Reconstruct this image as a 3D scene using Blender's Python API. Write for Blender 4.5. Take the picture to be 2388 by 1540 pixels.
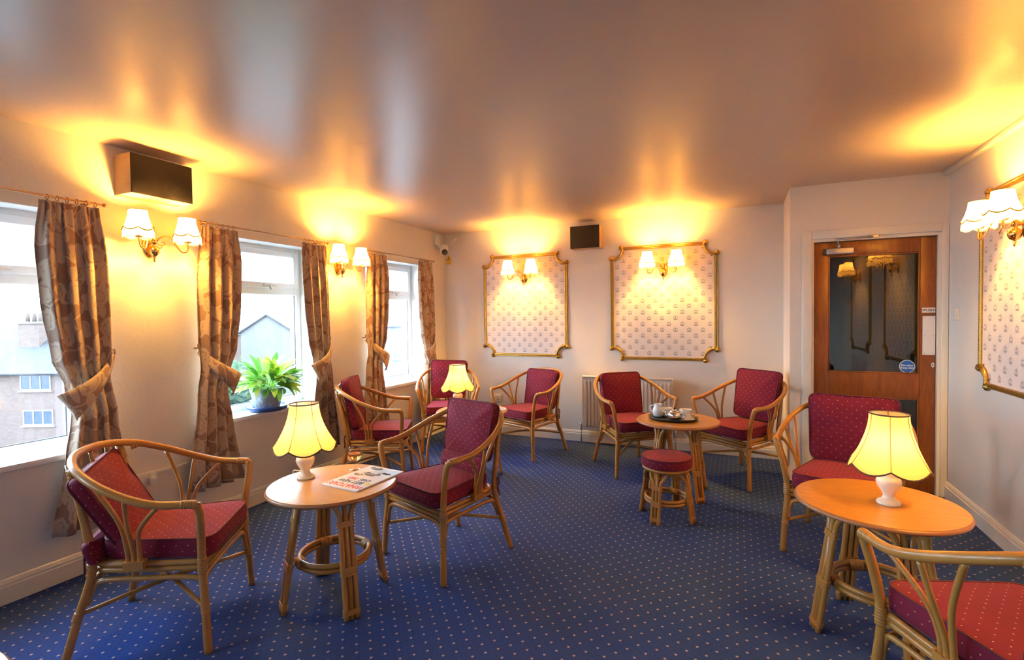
import bpy, bmesh, math, random
from mathutils import Vector, Matrix
from math import sin, cos, pi, radians, sqrt, atan2

for o in list(bpy.data.objects): bpy.data.objects.remove(o, do_unlink=True)
SC = bpy.context.scene
COL = SC.collection
random.seed(7)

# ------------------------------------------------------------------ camera
YAW, PITCH, ROLL = -0.4239, -0.0270, -0.0133
cam_d = bpy.data.cameras.new('camera'); cam = bpy.data.objects.new('camera', cam_d); COL.objects.link(cam)
f0 = Vector((sin(YAW), cos(YAW), 0)); r0 = Vector((cos(YAW), -sin(YAW), 0)); u0 = Vector((0, 0, 1))
fw = f0*cos(PITCH) + u0*sin(PITCH); up = u0*cos(PITCH) - f0*sin(PITCH)
rt = r0*cos(ROLL) + up*sin(ROLL); uu = up*cos(ROLL) - r0*sin(ROLL)
cam.matrix_world = Matrix(((rt.x, uu.x, -fw.x, 3.339), (rt.y, uu.y, -fw.y, 0.0), (rt.z, uu.z, -fw.z, 1.40), (0, 0, 0, 1)))
cam_d.sensor_width = 36.0; cam_d.lens = 1169.1/2388*36.0; cam_d.clip_start = 0.05; cam_d.clip_end = 500
SC.camera = cam

# ------------------------------------------------------------------ light and exposure
SKY = 11.5
LAMP = 1.0
w = bpy.data.worlds.new('overcast_sky'); SC.world = w; w.use_nodes = True
bg = w.node_tree.nodes['Background']; bg.inputs[0].default_value = (0.60, 0.80, 1.0, 1); bg.inputs[1].default_value = SKY
SC.view_settings.view_transform = 'Standard'; SC.view_settings.look = 'None'
SC.view_settings.exposure = 1.32; SC.view_settings.gamma = 1.0; SC.view_settings.use_curve_mapping = False

WIN = [(0.61, 1.61), (2.25, 3.26), (3.91, 4.90), (-1.04, -0.04), (-2.69, -1.69)]      # window openings along the left wall
WZ0, WZ1 = 0.69, 2.01
for (a, b) in WIN:                                                   # daylight portals in the window openings
    ld = bpy.data.lights.new('daylight_portal', 'AREA'); ld.shape = 'RECTANGLE'; ld.size = WZ1-WZ0; ld.size_y = b-a
    ld.cycles.is_portal = True
    lo = bpy.data.objects.new('daylight_portal', ld); COL.objects.link(lo)
    lo.location = (-0.24, (a+b)/2, (WZ0+WZ1)/2); lo.rotation_euler = (0, -pi/2, 0)

# ------------------------------------------------------------------ helpers
def tag(o, label=None, cat=None, group=None, kind=None):
    if label: o['label'] = label
    if cat: o['category'] = cat
    if group: o['group'] = group
    if kind: o['kind'] = kind
    return o
def empty(name, loc=(0, 0, 0), rz=0.0, label=None, cat=None, group=None, kind=None):
    o = bpy.data.objects.new(name, None); COL.objects.link(o); o.location = loc; o.rotation_euler = (0, 0, rz)
    o.empty_display_size = 0.05
    return tag(o, label, cat, group, kind)
def link(name, me, mat=None, parent=None, loc=None, rot=None, scale=None):
    o = bpy.data.objects.new(name, me); COL.objects.link(o)
    if mat and not me.materials: me.materials.append(mat)
    if parent: o.parent = parent
    if loc: o.location = loc
    if rot: o.rotation_euler = rot
    if scale: o.scale = scale
    return o
class MB:
    """collects vertices and faces of one mesh"""
    def __init__(s): s.v = []; s.f = []; s.uv = None
    def add(s, vs, fs):
        n = len(s.v); s.v += [tuple(v) for v in vs]; s.f += [tuple(i+n for i in f) for f in fs]; return s
    def box(s, a, b):
        (x0, y0, z0), (x1, y1, z1) = a, b
        x0, x1 = min(x0, x1), max(x0, x1); y0, y1 = min(y0, y1), max(y0, y1); z0, z1 = min(z0, z1), max(z0, z1)
        return s.add([(x0, y0, z0), (x1, y0, z0), (x1, y1, z0), (x0, y1, z0), (x0, y0, z1), (x1, y0, z1), (x1, y1, z1), (x0, y1, z1)],
                     [(0, 3, 2, 1), (4, 5, 6, 7), (0, 1, 5, 4), (1, 2, 6, 5), (2, 3, 7, 6), (3, 0, 4, 7)])
    def ring_loft(s, rings, closed=False, cap=True, cyc=True):
        n = len(rings[0]); vs = [p for r in rings for p in r]; fs = []
        m = len(rings)
        for i in range(m if closed else m-1):
            j = (i+1) % m
            for k in range(n if cyc else n-1):
                l = (k+1) % n
                fs.append((i*n+k, i*n+l, j*n+l, j*n+k))
        if cap and not closed and cyc:
            fs.append(tuple(range(n-1, -1, -1))); fs.append(tuple((m-1)*n+k for k in range(n)))
        return s.add(vs, fs)
    def tube(s, pts, r, n=8, closed=False, cap=True):
        pts = [Vector(p) for p in pts]; m = len(pts)
        rr = r if isinstance(r, (list, tuple)) else [r]*m
        T = []
        for i in range(m):
            a = pts[(i-1) % m] if (closed or i > 0) else pts[i]; b = pts[(i+1) % m] if (closed or i < m-1) else pts[i]
            t = b-a; T.append(t.normalized() if t.length > 1e-9 else Vector((0, 0, 1)))
        ref = Vector((0, 0, 1)) if abs(T[0].z) < 0.9 else Vector((1, 0, 0))
        N = (ref - T[0]*ref.dot(T[0])).normalized(); rings = []
        for i in range(m):
            N = (N - T[i]*N.dot(T[i])); N = N.normalized() if N.length > 1e-6 else Vector((1, 0, 0))
            B = T[i].cross(N)
            rings.append([pts[i] + (N*cos(2*pi*k/n) + B*sin(2*pi*k/n))*rr[i] for k in range(n)])
        return s.ring_loft(rings, closed=closed, cap=cap)
    def lathe(s, prof, n=24, c=(0, 0, 0), cap=True):
        rings = [[(c[0]+max(r, 1e-4)*cos(2*pi*k/n), c[1]+max(r, 1e-4)*sin(2*pi*k/n), c[2]+z) for k in range(n)] for r, z in prof]
        return s.ring_loft(rings, cap=cap)
    def mesh(s, name, mat=None, smooth=False, sharp=None):
        me = bpy.data.meshes.new(name); me.from_pydata(s.v, [], s.f); me.update()
        bm = bmesh.new(); bm.from_mesh(me); bmesh.ops.recalc_face_normals(bm, faces=bm.faces); bm.to_mesh(me); bm.free()
        if smooth:
            me.polygons.foreach_set('use_smooth', [True]*len(me.polygons))
            if sharp: me.set_sharp_from_angle(angle=radians(sharp))
        if mat: me.materials.append(mat)
        return me
    def obj(s, name, mat=None, parent=None, smooth=False, loc=None, rot=None, sharp=None):
        return link(name, s.mesh(name, mat, smooth, sharp), None, parent, loc, rot)
def spline(pts, per=6, closed=False):
    """Catmull-Rom through the points"""
    P = [Vector(p) for p in pts]; n = len(P); out = []
    rng = range(n) if closed else range(n-1)
    for i in rng:
        if closed: a, b, c, d = P[(i-1) % n], P[i], P[(i+1) % n], P[(i+2) % n]
        else: a, b, c, d = P[max(i-1, 0)], P[i], P[i+1], P[min(i+2, n-1)]
        for k in range(per):
            t = k/per
            out.append(0.5*((2*b) + (c-a)*t + (2*a-5*b+4*c-d)*t*t + (3*b-a-3*c+d)*t**3))
    if not closed: out.append(P[-1])
    return out
def bbox(a, b, bev=0.0, seg=2):
    """bevelled box as a mesh builder result (mesh data)"""
    m = MB().box(a, b); me = m.mesh('box')
    if bev > 0:
        bm = bmesh.new(); bm.from_mesh(me)
        bmesh.ops.bevel(bm, geom=list(bm.edges), offset=bev, segments=seg, affect='EDGES', profile=0.5)
        bm.to_mesh(me); bm.free()
        me.polygons.foreach_set('use_smooth', [True]*len(me.polygons)); me.set_sharp_from_angle(angle=radians(40))
    return me
def bobj(name, a, b, mat, parent=None, bev=0.0, seg=2):
    me = bbox(a, b, bev, seg); me.name = name; return link(name, me, mat, parent)
def struct(o, label=None): 
    o['kind'] = 'structure'
    if label: o['label'] = label
    return o
def copy_tree(root, **kw):
    """copy of a thing with copies of its parts and sub-parts, sharing mesh data"""
    def cp(o, par):
        c = o.copy(); COL.objects.link(c)
        if par: c.parent = par
        for ch in list(o.children): cp(ch, c)
        return c
    return cp(root, None)
def ribbed(p0, p1, r, ribs=5, n=10):
    """a cane wrapping: a short sleeve with raised turns"""
    p0, p1 = Vector(p0), Vector(p1); pts = []; rr = []
    for i in range(ribs):
        for t, q in ((0.05, .93), (0.3, 1.0), (0.7, 1.0), (0.95, .93)):
            pts.append(p0.lerp(p1, (i+t)/ribs)); rr.append(r*q)
    return MB().tube(pts, rr, n)

# ------------------------------------------------------------------ materials
def newmat(name):
    m = bpy.data.materials.new(name); m.use_nodes = True; nt = m.node_tree
    return m, nt, nt.nodes['Principled BSDF']
def N(nt, t, **kw):
    n = nt.nodes.new(t)
    for k, v in kw.items(): setattr(n, k, v)
    return n
def math_node(nt, op, a, b=None, c=None, clamp=False):
    n = nt.nodes.new('ShaderNodeMath'); n.operation = op; n.use_clamp = clamp
    for i, x in enumerate((a, b, c)):
        if x is None: continue
        if isinstance(x, (int, float)): n.inputs[i].default_value = x
        else: nt.links.new(x, n.inputs[i])
    return n.outputs[0]
def mixcol(nt, fac, a, b, blend='MIX'):
    n = nt.nodes.new('ShaderNodeMix'); n.data_type = 'RGBA'; n.blend_type = blend
    for s, x in ((n.inputs[0], fac), (n.inputs[6], a), (n.inputs[7], b)):
        if isinstance(x, (int, float)): s.default_value = x
        elif isinstance(x, (tuple, list)): s.default_value = (*x[:3], 1)
        else: nt.links.new(x, s)
    return n.outputs[2]
def ramp(nt, fac, stops):
    n = nt.nodes.new('ShaderNodeValToRGB'); e = n.color_ramp.elements
    while len(e) < len(stops): e.new(0.5)
    for i, (p, c) in enumerate(stops): e[i].position = p; e[i].color = (*c[:3], 1)
    nt.links.new(fac, n.inputs[0]); return n.outputs[0]
def coords(nt, kind='Object', scale=(1, 1, 1)):
    tc = N(nt, 'ShaderNodeTexCoord'); mp = N(nt, 'ShaderNodeMapping'); mp.inputs['Scale'].default_value = scale
    nt.links.new(tc.outputs[kind], mp.inputs[0]); return mp.outputs[0]
def noise(nt, vec, scale, detail=3, rough=0.5, dist=0.0):
    n = N(nt, 'ShaderNodeTexNoise'); n.inputs['Scale'].default_value = scale; n.inputs['Detail'].default_value = detail
    n.inputs['Roughness'].default_value = rough; n.inputs['Distortion'].default_value = dist
    if vec is not None: nt.links.new(vec, n.inputs['Vector'])
    return n.outputs['Fac']
def bump(nt, bsdf, h, strength=0.2, dist=0.01):
    b = N(nt, 'ShaderNodeBump'); b.inputs['Strength'].default_value = strength; b.inputs['Distance'].default_value = dist
    nt.links.new(h, b.inputs['Height']); nt.links.new(b.outputs[0], bsdf.inputs['Normal'])
def simple(name, col, rough=0.5, metal=0.0, spec=0.5, var=0.0, vscale=20, bumpn=None):
    m, nt, b = newmat(name); b.inputs['Roughness'].default_value = rough; b.inputs['Metallic'].default_value = metal
    b.inputs['Specular IOR Level'].default_value = spec; b.inputs['Base Color'].default_value = (*col, 1)
    v = coords(nt)
    if var: 
        f = noise(nt, v, vscale, 3); nt.links.new(mixcol(nt, f, tuple(c*(1-var) for c in col), tuple(min(c*(1+var), 1) for c in col)), b.inputs['Base Color'])
    if bumpn: bump(nt, b, noise(nt, v, bumpn[0], 4), bumpn[1], 0.004)
    return m
def lattice(nt, u, v, pu, pv, r, ou=0.0, ov=0.0, soft=0.25):
    """1 inside small diamonds on a staggered lattice of pitch pu by pv"""
    def cell(off):
        du = math_node(nt, 'SUBTRACT', math_node(nt, 'FRACT', math_node(nt, 'ADD', math_node(nt, 'DIVIDE', math_node(nt, 'SUBTRACT', u, ou), pu), 100.5+off)), 0.5)
        dv = math_node(nt, 'SUBTRACT', math_node(nt, 'FRACT', math_node(nt, 'ADD', math_node(nt, 'DIVIDE', math_node(nt, 'SUBTRACT', v, ov), pv), 100.5+off)), 0.5)
        du = math_node(nt, 'MULTIPLY', du, pu); dv = math_node(nt, 'MULTIPLY', dv, pv)
        return math_node(nt, 'SQRT', math_node(nt, 'ADD', math_node(nt, 'MULTIPLY', du, du), math_node(nt, 'MULTIPLY', dv, dv)))
    d = math_node(nt, 'MINIMUM', cell(0.0), cell(0.5))
    mr = N(nt, 'ShaderNodeMapRange'); mr.interpolation_type = 'SMOOTHSTEP'
    nt.links.new(d, mr.inputs['Value']); mr.inputs['From Min'].default_value = r*(1+soft); mr.inputs['From Max'].default_value = r*(1-soft)
    return mr.outputs[0]

M = {}
# walls: embossed cream paper
def wallmat(name, col):
    m, nt, b = newmat(name); v = coords(nt); b.inputs['Roughness'].default_value = 0.62
    b.inputs['Specular IOR Level'].default_value = 0.25
    n1 = noise(nt, v, 55, 4, 0.6, 0.6); n2 = noise(nt, v, 9, 3, 0.5, 1.5)
    h = math_node(nt, 'ADD', n1, math_node(nt, 'MULTIPLY', n2, 0.5)); bump(nt, b, h, 0.35, 0.006)
    nt.links.new(mixcol(nt, noise(nt, v, 1.3, 2), tuple(c*0.96 for c in col), col), b.inputs['Base Color'])
    return m
M['wall'] = wallmat('embossed_cream_wallpaper', (0.80, 0.73, 0.64))
M['gloss'] = simple('cream_gloss_paint', (0.80, 0.74, 0.64), 0.3, spec=0.5)
M['white'] = simple('white_upvc', (0.82, 0.84, 0.86), 0.3)
M['sill'] = simple('white_sill', (0.80, 0.78, 0.76), 0.35)
# ceiling: worn satin gloss paint with roller waves
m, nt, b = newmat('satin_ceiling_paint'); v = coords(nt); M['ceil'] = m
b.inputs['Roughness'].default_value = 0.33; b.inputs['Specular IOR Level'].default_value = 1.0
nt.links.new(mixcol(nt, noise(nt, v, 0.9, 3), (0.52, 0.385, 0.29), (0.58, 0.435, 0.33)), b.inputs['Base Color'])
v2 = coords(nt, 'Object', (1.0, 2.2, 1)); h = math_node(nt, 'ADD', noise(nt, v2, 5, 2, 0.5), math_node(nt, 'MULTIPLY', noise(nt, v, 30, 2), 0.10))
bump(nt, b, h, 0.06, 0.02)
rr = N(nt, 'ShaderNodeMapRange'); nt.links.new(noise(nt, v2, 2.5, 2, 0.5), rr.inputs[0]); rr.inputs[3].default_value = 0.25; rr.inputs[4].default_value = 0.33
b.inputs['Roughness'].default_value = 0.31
# carpet: blue with small pinkish dots on a staggered lattice and dark flecks
m, nt, b = newmat('blue_dotted_carpet'); M['carpet'] = m; v = coords(nt)
b.inputs['Roughness'].default_value = 0.95; b.inputs['Specular IOR Level'].default_value = 0.1
sp = N(nt, 'ShaderNodeSeparateXYZ')
wob = N(nt, 'ShaderNodeTexNoise'); wob.inputs['Scale'].default_value = 260; nt.links.new(v, wob.inputs['Vector'])
va = N(nt, 'ShaderNodeVectorMath', operation='MULTIPLY_ADD'); nt.links.new(wob.outputs['Color'], va.inputs[0]); va.inputs[1].default_value = (0.006, 0.006, 0); nt.links.new(v, va.inputs[2])
nt.links.new(va.outputs[0], sp.inputs[0]); U, V = sp.outputs[0], sp.outputs[1]
base = ramp(nt, noise(nt, v, 300, 2, 0.7), [(0.25, (0.010, 0.024, 0.11)), (0.75, (0.033, 0.074, 0.29))])
base = mixcol(nt, math_node(nt, 'MULTIPLY', noise(nt, v, 1.7, 3), 0.5), base, (0.018, 0.045, 0.17))
fl = lattice(nt, U, V, 0.0765/2, 0.085/2, 0.0022, 1.842+0.019, 1.818, 0.5)
base = mixcol(nt, math_node(nt, 'MULTIPLY', fl, 0.7), base, (0.002, 0.004, 0.02))
dots = lattice(nt, U, V, 0.0765, 0.085, 0.0054, 1.842+0.003, 1.818+0.003, 0.25)
nt.links.new(mixcol(nt, dots, base, (0.42, 0.29, 0.30)), b.inputs['Base Color'])
bump(nt, b, noise(nt, v, 420, 2), 0.5, 0.004)
# maroon cushion cloth with small woven dots (uses the cushion's own UV in metres)
def cloth(name, c1, c2, dot):
    m, nt, b = newmat(name); b.inputs['Roughness'].default_value = 0.8; b.inputs['Specular IOR Level'].default_value = 0.2
    b.inputs['Sheen Weight'].default_value = 0.04; b.inputs['Sheen Roughness'].default_value = 0.5
    uv = N(nt, 'ShaderNodeUVMap'); sp = N(nt, 'ShaderNodeSeparateXYZ'); nt.links.new(uv.outputs[0], sp.inputs[0])
    d = lattice(nt, sp.outputs[0], sp.outputs[1], 0.050, 0.050, 0.0021)
    v = coords(nt); bc = mixcol(nt, noise(nt, v, 7, 3), c1, c2)
    nt.links.new(mixcol(nt, d, bc, dot), b.inputs['Base Color']); bump(nt, b, noise(nt, v, 500, 2), 0.15, 0.002)
    return m
M['cloth'] = cloth('maroon_dotted_cloth', (0.130, 0.007, 0.023), (0.180, 0.011, 0.034), (0.52, 0.32, 0.23))
M['piping'] = simple('dark_maroon_piping', (0.085, 0.006, 0.018), 0.8)
# rattan
def rattan(name, a, c):
    m, nt, b = newmat(name); v = coords(nt)
    f = noise(nt, v, 14, 4, 0.6); f2 = noise(nt, v, 160, 2)
    nt.links.new(mixcol(nt, math_node(nt, 'MULTIPLY', f2, 0.35), mixcol(nt, f, a, c), tuple(x*0.5 for x in a)), b.inputs['Base Color'])
    b.inputs['Roughness'].default_value = 0.33; b.inputs['Coat Weight'].default_value = 0.15
    return m
M['rattan'] = rattan('varnished_rattan', (0.37, 0.15, 0.024), (0.55, 0.265, 0.060))
M['binding'] = rattan('cane_wrapping', (0.40, 0.165, 0.028), (0.50, 0.235, 0.05))
# table tops
def wood(name, a, c, rough, sc=(1, 9, 1), grain=9):
    m, nt, b = newmat(name); v = coords(nt, 'Object', sc)
    f = noise(nt, v, grain, 5, 0.6, 1.2); nt.links.new(ramp(nt, f, [(0.3, a), (0.7, c)]), b.inputs['Base Color'])
    b.inputs['Roughness'].default_value = rough; b.inputs['Specular IOR Level'].default_value = 0.5
    return m
M['top_pale'] = wood('pale_beech_laminate', (0.52, 0.27, 0.10), (0.62, 0.35, 0.15), 0.3)
M['top_honey'] = wood('honey_oak_laminate', (0.42, 0.17, 0.022), (0.56, 0.26, 0.045), 0.3)
M['edge'] = simple('rounded_wood_edge', (0.34, 0.14, 0.05), 0.35)
M['door'] = wood('mahogany_door', (0.16, 0.045, 0.008), (0.26, 0.085, 0.016), 0.3, (9, 9, 1), 5)
M['box_wood'] = wood('pale_box_wood', (0.42, 0.27, 0.13), (0.5, 0.33, 0.17), 0.45, (1, 1, 9), 6)
M['grille'] = simple('black_speaker_cloth', (0.018, 0.014, 0.016), 0.85, spec=0.2, bumpn=(600, 0.3))
M['black'] = simple('black_plastic', (0.012, 0.012, 0.014), 0.4)
M['brass'] = simple('polished_brass', (0.83, 0.55, 0.16), 0.16, metal=1.0)
M['gold'] = simple('gilt_moulding', (0.46, 0.285, 0.065), 0.36, metal=0.9, var=0.35, vscale=60, bumpn=(140, 0.5))
M['rod'] = simple('bronze_rod', (0.35, 0.22, 0.12), 0.3, metal=0.7)
M['steel'] = simple('polished_steel', (0.75, 0.72, 0.68), 0.12, metal=1.0)
M['alu'] = simple('satin_aluminium', (0.55, 0.53, 0.52), 0.35, metal=0.9)
M['plastic'] = simple('cream_plastic', (0.78, 0.73, 0.66), 0.4)
M['china'] = simple('white_china', (0.80, 0.79, 0.78), 0.15)
M['ceramic'] = simple('ivory_ceramic', (0.80, 0.68, 0.52), 0.25)
M['trim'] = simple('dark_brown_braid', (0.07, 0.035, 0.025), 0.7)
M['braid'] = simple('gold_braid', (0.42, 0.24, 0.07), 0.7)
M['signred'] = simple('red_ink', (0.70, 0.02, 0.02), 0.5)
M['ink'] = simple('black_ink', (0.02, 0.02, 0.02), 0.5)
M['inkgrey'] = simple('grey_crown_ink', (0.34, 0.315, 0.33), 0.7)
M['inkwhite'] = simple('white_ink', (0.85, 0.85, 0.85), 0.5)
M['paper'] = simple('white_paper', (0.80, 0.78, 0.76), 0.45)
M['blue_sign'] = simple('blue_sticker', (0.012, 0.11, 0.48), 0.35)
M['yellow'] = simple('yellow_sign', (0.85, 0.55, 0.03), 0.5)
M['radiator'] = simple('cream_radiator_enamel', (0.80, 0.74, 0.68), 0.3)
m = M['wallpaper'] = wallmat('crown_panel_paper', (0.80, 0.72, 0.66))
# fabric lampshades
def shade(name, col, trans):
    m, nt, b = newmat(name); nt.nodes.remove(b); out = nt.nodes['Material Output']
    d = N(nt, 'ShaderNodeBsdfDiffuse'); t = N(nt, 'ShaderNodeBsdfTranslucent'); mx = N(nt, 'ShaderNodeMixShader')
    v = coords(nt); c = mixcol(nt, noise(nt, v, 250, 2), tuple(x*0.93 for x in col), col)
    nt.links.new(c, d.inputs[0]); nt.links.new(c, t.inputs[0]); mx.inputs[0].default_value = trans
    nt.links.new(d.outputs[0], mx.inputs[1]); nt.links.new(t.outputs[0], mx.inputs[2]); nt.links.new(mx.outputs[0], out.inputs[0])
    return m
M['shade'] = shade('cream_lampshade_cloth', (0.96, 0.78, 0.45), 0.85)
M['fringe'] = shade('cream_fringe', (0.95, 0.74, 0.40), 0.70)
def emis(name, col, s):
    m, nt, b = newmat(name); b.inputs['Emission Color'].default_value = (*col, 1); b.inputs['Emission Strength'].default_value = s
    b.inputs['Base Color'].default_value = (0.8, 0.8, 0.8, 1); coords(nt); return m
WARM = (1.0, 0.51, 0.09)
M['bulb'] = emis('lit_candle_bulb', WARM, 2500.0*LAMP)
M['bulb_big'] = emis('lit_globe_bulb', WARM, 46.0*LAMP)
# glass: a clear pane that lets light straight through and mirrors at grazing angles
def pane_mat(name, tint, refl, rough=0.0):
    m, nt, b = newmat(name); nt.nodes.remove(b); out = nt.nodes['Material Output']
    t = N(nt, 'ShaderNodeBsdfTransparent'); t.inputs[0].default_value = (*tint, 1); g = N(nt, 'ShaderNodeBsdfGlossy'); g.inputs['Roughness'].default_value = rough
    lw = N(nt, 'ShaderNodeLayerWeight'); f5 = math_node(nt, 'POWER', lw.outputs['Facing'], 5.0); mx = N(nt, 'ShaderNodeMixShader')
    nt.links.new(math_node(nt, 'MULTIPLY_ADD', f5, 0.9-refl, refl), mx.inputs[0]); nt.links.new(t.outputs[0], mx.inputs[1]); nt.links.new(g.outputs[0], mx.inputs[2]); nt.links.new(mx.outputs[0], out.inputs[0])
    return m
M['pane'] = pane_mat('window_glass', (0.97, 0.98, 0.99), 0.03)
M['doorglass'] = pane_mat('wired_door_glass', (0.55, 0.52, 0.45), 0.09)
M['tumbler'] = pane_mat('clear_drinking_glass', (0.96, 0.96, 0.96), 0.04)
def liquid(name, col, rough=0.05, trans=0.0):
    m, nt, b = newmat(name); b.inputs['Base Color'].default_value = (*col, 1); b.inputs['Roughness'].default_value = rough; b.inputs['Transmission Weight'].default_value = trans
    b.inputs['IOR'].default_value = 1.33; coords(nt); return m
M['brandy'] = liquid('amber_brandy', (0.95, 0.42, 0.04), 0.02, 0.9)
M['juice'] = liquid('orange_juice', (0.90, 0.45, 0.02), 0.3)
# curtain: taupe damask with pale flowers and leaves
m, nt, b = newmat('taupe_floral_curtain'); M['curtain'] = m
uv = N(nt, 'ShaderNodeUVMap'); nt.links.new
def vor(scale, rnd=0.9, feature='F1', sc=(1, 1, 1), off=(0, 0, 0), dist=0.02, nscale=9):
    mp = N(nt, 'ShaderNodeMapping'); mp.inputs['Scale'].default_value = sc; mp.inputs['Location'].default_value = off
    nt.links.new(uv.outputs[0], mp.inputs[0])
    no = N(nt, 'ShaderNodeTexNoise'); no.inputs['Scale'].default_value = nscale; nt.links.new(mp.outputs[0], no.inputs['Vector'])
    va = N(nt, 'ShaderNodeVectorMath', operation='MULTIPLY_ADD'); nt.links.new(no.outputs['Color'], va.inputs[0]); va.inputs[1].default_value = (dist, dist, 0); nt.links.new(mp.outputs[0], va.inputs[2])
    vo = N(nt, 'ShaderNodeTexVoronoi'); vo.feature = feature; vo.voronoi_dimensions = '2D'; vo.inputs['Scale'].default_value = scale; vo.inputs['Randomness'].default_value = rnd
    nt.links.new(va.outputs[0], vo.inputs['Vector']); return vo.outputs['Distance']
fl1 = math_node(nt, 'LESS_THAN', vor(7.5, 0.75, dist=0.06, nscale=22), 0.42)
ring = math_node(nt, 'LESS_THAN', math_node(nt, 'ABSOLUTE', math_node(nt, 'SUBTRACT', vor(7.5, 0.75, dist=0.06, nscale=22), 0.25)), 0.025)
lf = math_node(nt, 'LESS_THAN', vor(14, 0.9, sc=(1, 0.55, 1), off=(0.3, 0.1, 0), dist=0.05, nscale=12), 0.30)
st = math_node(nt, 'LESS_THAN', vor(5.5, 1.0, 'DISTANCE_TO_EDGE', dist=0.12, nscale=5), 0.025)
pat = math_node(nt, 'MAXIMUM', math_node(nt, 'MAXIMUM', math_node(nt, 'SUBTRACT', fl1, math_node(nt, 'MULTIPLY', ring, 0.7)), lf), st)
pat = math_node(nt, 'MAXIMUM', pat, 0.0)
wv = noise(nt, uv.outputs[0], 300, 2)
base = mixcol(nt, wv, (0.28, 0.165, 0.108), (0.34, 0.21, 0.145))
nt.links.new(mixcol(nt, math_node(nt, 'MULTIPLY', pat, 0.78), base, (0.58, 0.44, 0.31)), b.inputs['Base Color'])
b.inputs['Roughness'].default_value = 0.75; b.inputs['Sheen Weight'].default_value = 0.1
bump(nt, b, math_node(nt, 'ADD', wv, math_node(nt, 'MULTIPLY', pat, 0.6)), 0.12, 0.002)
# plant
def leafmat(name, a, c):
    m, nt, b = newmat(name); v = coords(nt); nt.links.new(mixcol(nt, noise(nt, v, 18, 2), a, c), b.inputs['Base Color'])
    b.inputs['Roughness'].default_value = 0.4; nt.nodes.remove
    t = N(nt, 'ShaderNodeBsdfTranslucent'); t.inputs[0].default_value = (*[min(1, x*1.6) for x in c], 1); mx = N(nt, 'ShaderNodeMixShader'); mx.inputs[0].default_value = 0.35
    out = nt.nodes['Material Output']; nt.links.new(b.outputs[0], mx.inputs[1]); nt.links.new(t.outputs[0], mx.inputs[2]); nt.links.new(mx.outputs[0], out.inputs[0])
    return m
M['leaf'] = [leafmat('green_leaf', (0.08, 0.24, 0.02), (0.20, 0.42, 0.05)), leafmat('bright_leaf', (0.20, 0.42, 0.05), (0.36, 0.58, 0.12)), leafmat('dark_leaf', (0.04, 0.14, 0.02), (0.10, 0.26, 0.04))]
m, nt, b = newmat('grey_blue_drip_glaze'); M['glaze'] = m; v = coords(nt, 'Object', (1, 1, 0.35))
nt.links.new(ramp(nt, noise(nt, v, 30, 4, 0.6, 1.0), [(0.42, (0.33, 0.40, 0.44)), (0.55, (0.20, 0.20, 0.22)), (0.7, (0.42, 0.48, 0.50))]), b.inputs['Base Color']); b.inputs['Roughness'].default_value = 0.3
M['saucer'] = simple('dark_blue_glaze', (0.02, 0.06, 0.26), 0.25)
M['soil'] = simple('potting_soil', (0.03, 0.02, 0.015), 0.9)
# outdoors
m, nt, b = newmat('pale_brick'); M['brick'] = m; v = coords(nt)
br = N(nt, 'ShaderNodeTexBrick'); br.inputs['Scale'].default_value = 1.0; br.inputs['Brick Width'].default_value = 0.24; br.inputs['Row Height'].default_value = 0.085; br.inputs['Mortar Size'].default_value = 0.008
br.inputs['Color1'].default_value = (0.060, 0.034, 0.026, 1); br.inputs['Color2'].default_value = (0.075, 0.046, 0.036, 1); br.inputs['Mortar'].default_value = (0.072, 0.058, 0.050, 1)
rx = N(nt, 'ShaderNodeMapping'); rx.inputs['Rotation'].default_value = (pi/2, 0, 0); nt.links.new(v, rx.inputs[0]); nt.links.new(rx.outputs[0], br.inputs['Vector'])
nt.links.new(br.outputs[0], b.inputs['Base Color']); b.inputs['Roughness'].default_value = 0.9
m, nt, b = newmat('slate_roof'); M['slate'] = m; v = coords(nt)
br = N(nt, 'ShaderNodeTexBrick'); br.inputs['Scale'].default_value = 1.0; br.inputs['Brick Width'].default_value = 0.3; br.inputs['Row Height'].default_value = 0.2; br.inputs['Mortar Size'].default_value = 0.015
br.inputs['Color1'].default_value = (0.010, 0.011, 0.014, 1); br.inputs['Color2'].default_value = (0.015, 0.017, 0.021, 1); br.inputs['Mortar'].default_value = (0.014, 0.017, 0.022, 1)
nt.links.new(v, br.inputs['Vector']); nt.links.new(br.outputs[0], b.inputs['Base Color']); b.inputs['Roughness'].default_value = 0.7
M['render'] = simple('pale_render', (0.080, 0.075, 0.068), 0.9, var=0.06, vscale=3)
M['far_window'] = simple('far_window_glass', (0.03, 0.04, 0.055), 0.15)
M['far_frame'] = simple('far_white_frame', (0.11, 0.11, 0.11), 0.5)
M['asphalt'] = simple('pale_asphalt', (0.065, 0.065, 0.065), 0.9, var=0.1, vscale=0.5)
M['hedge'] = simple('hedge_green', (0.012, 0.030, 0.010), 0.9, var=0.5, vscale=3)

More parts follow.
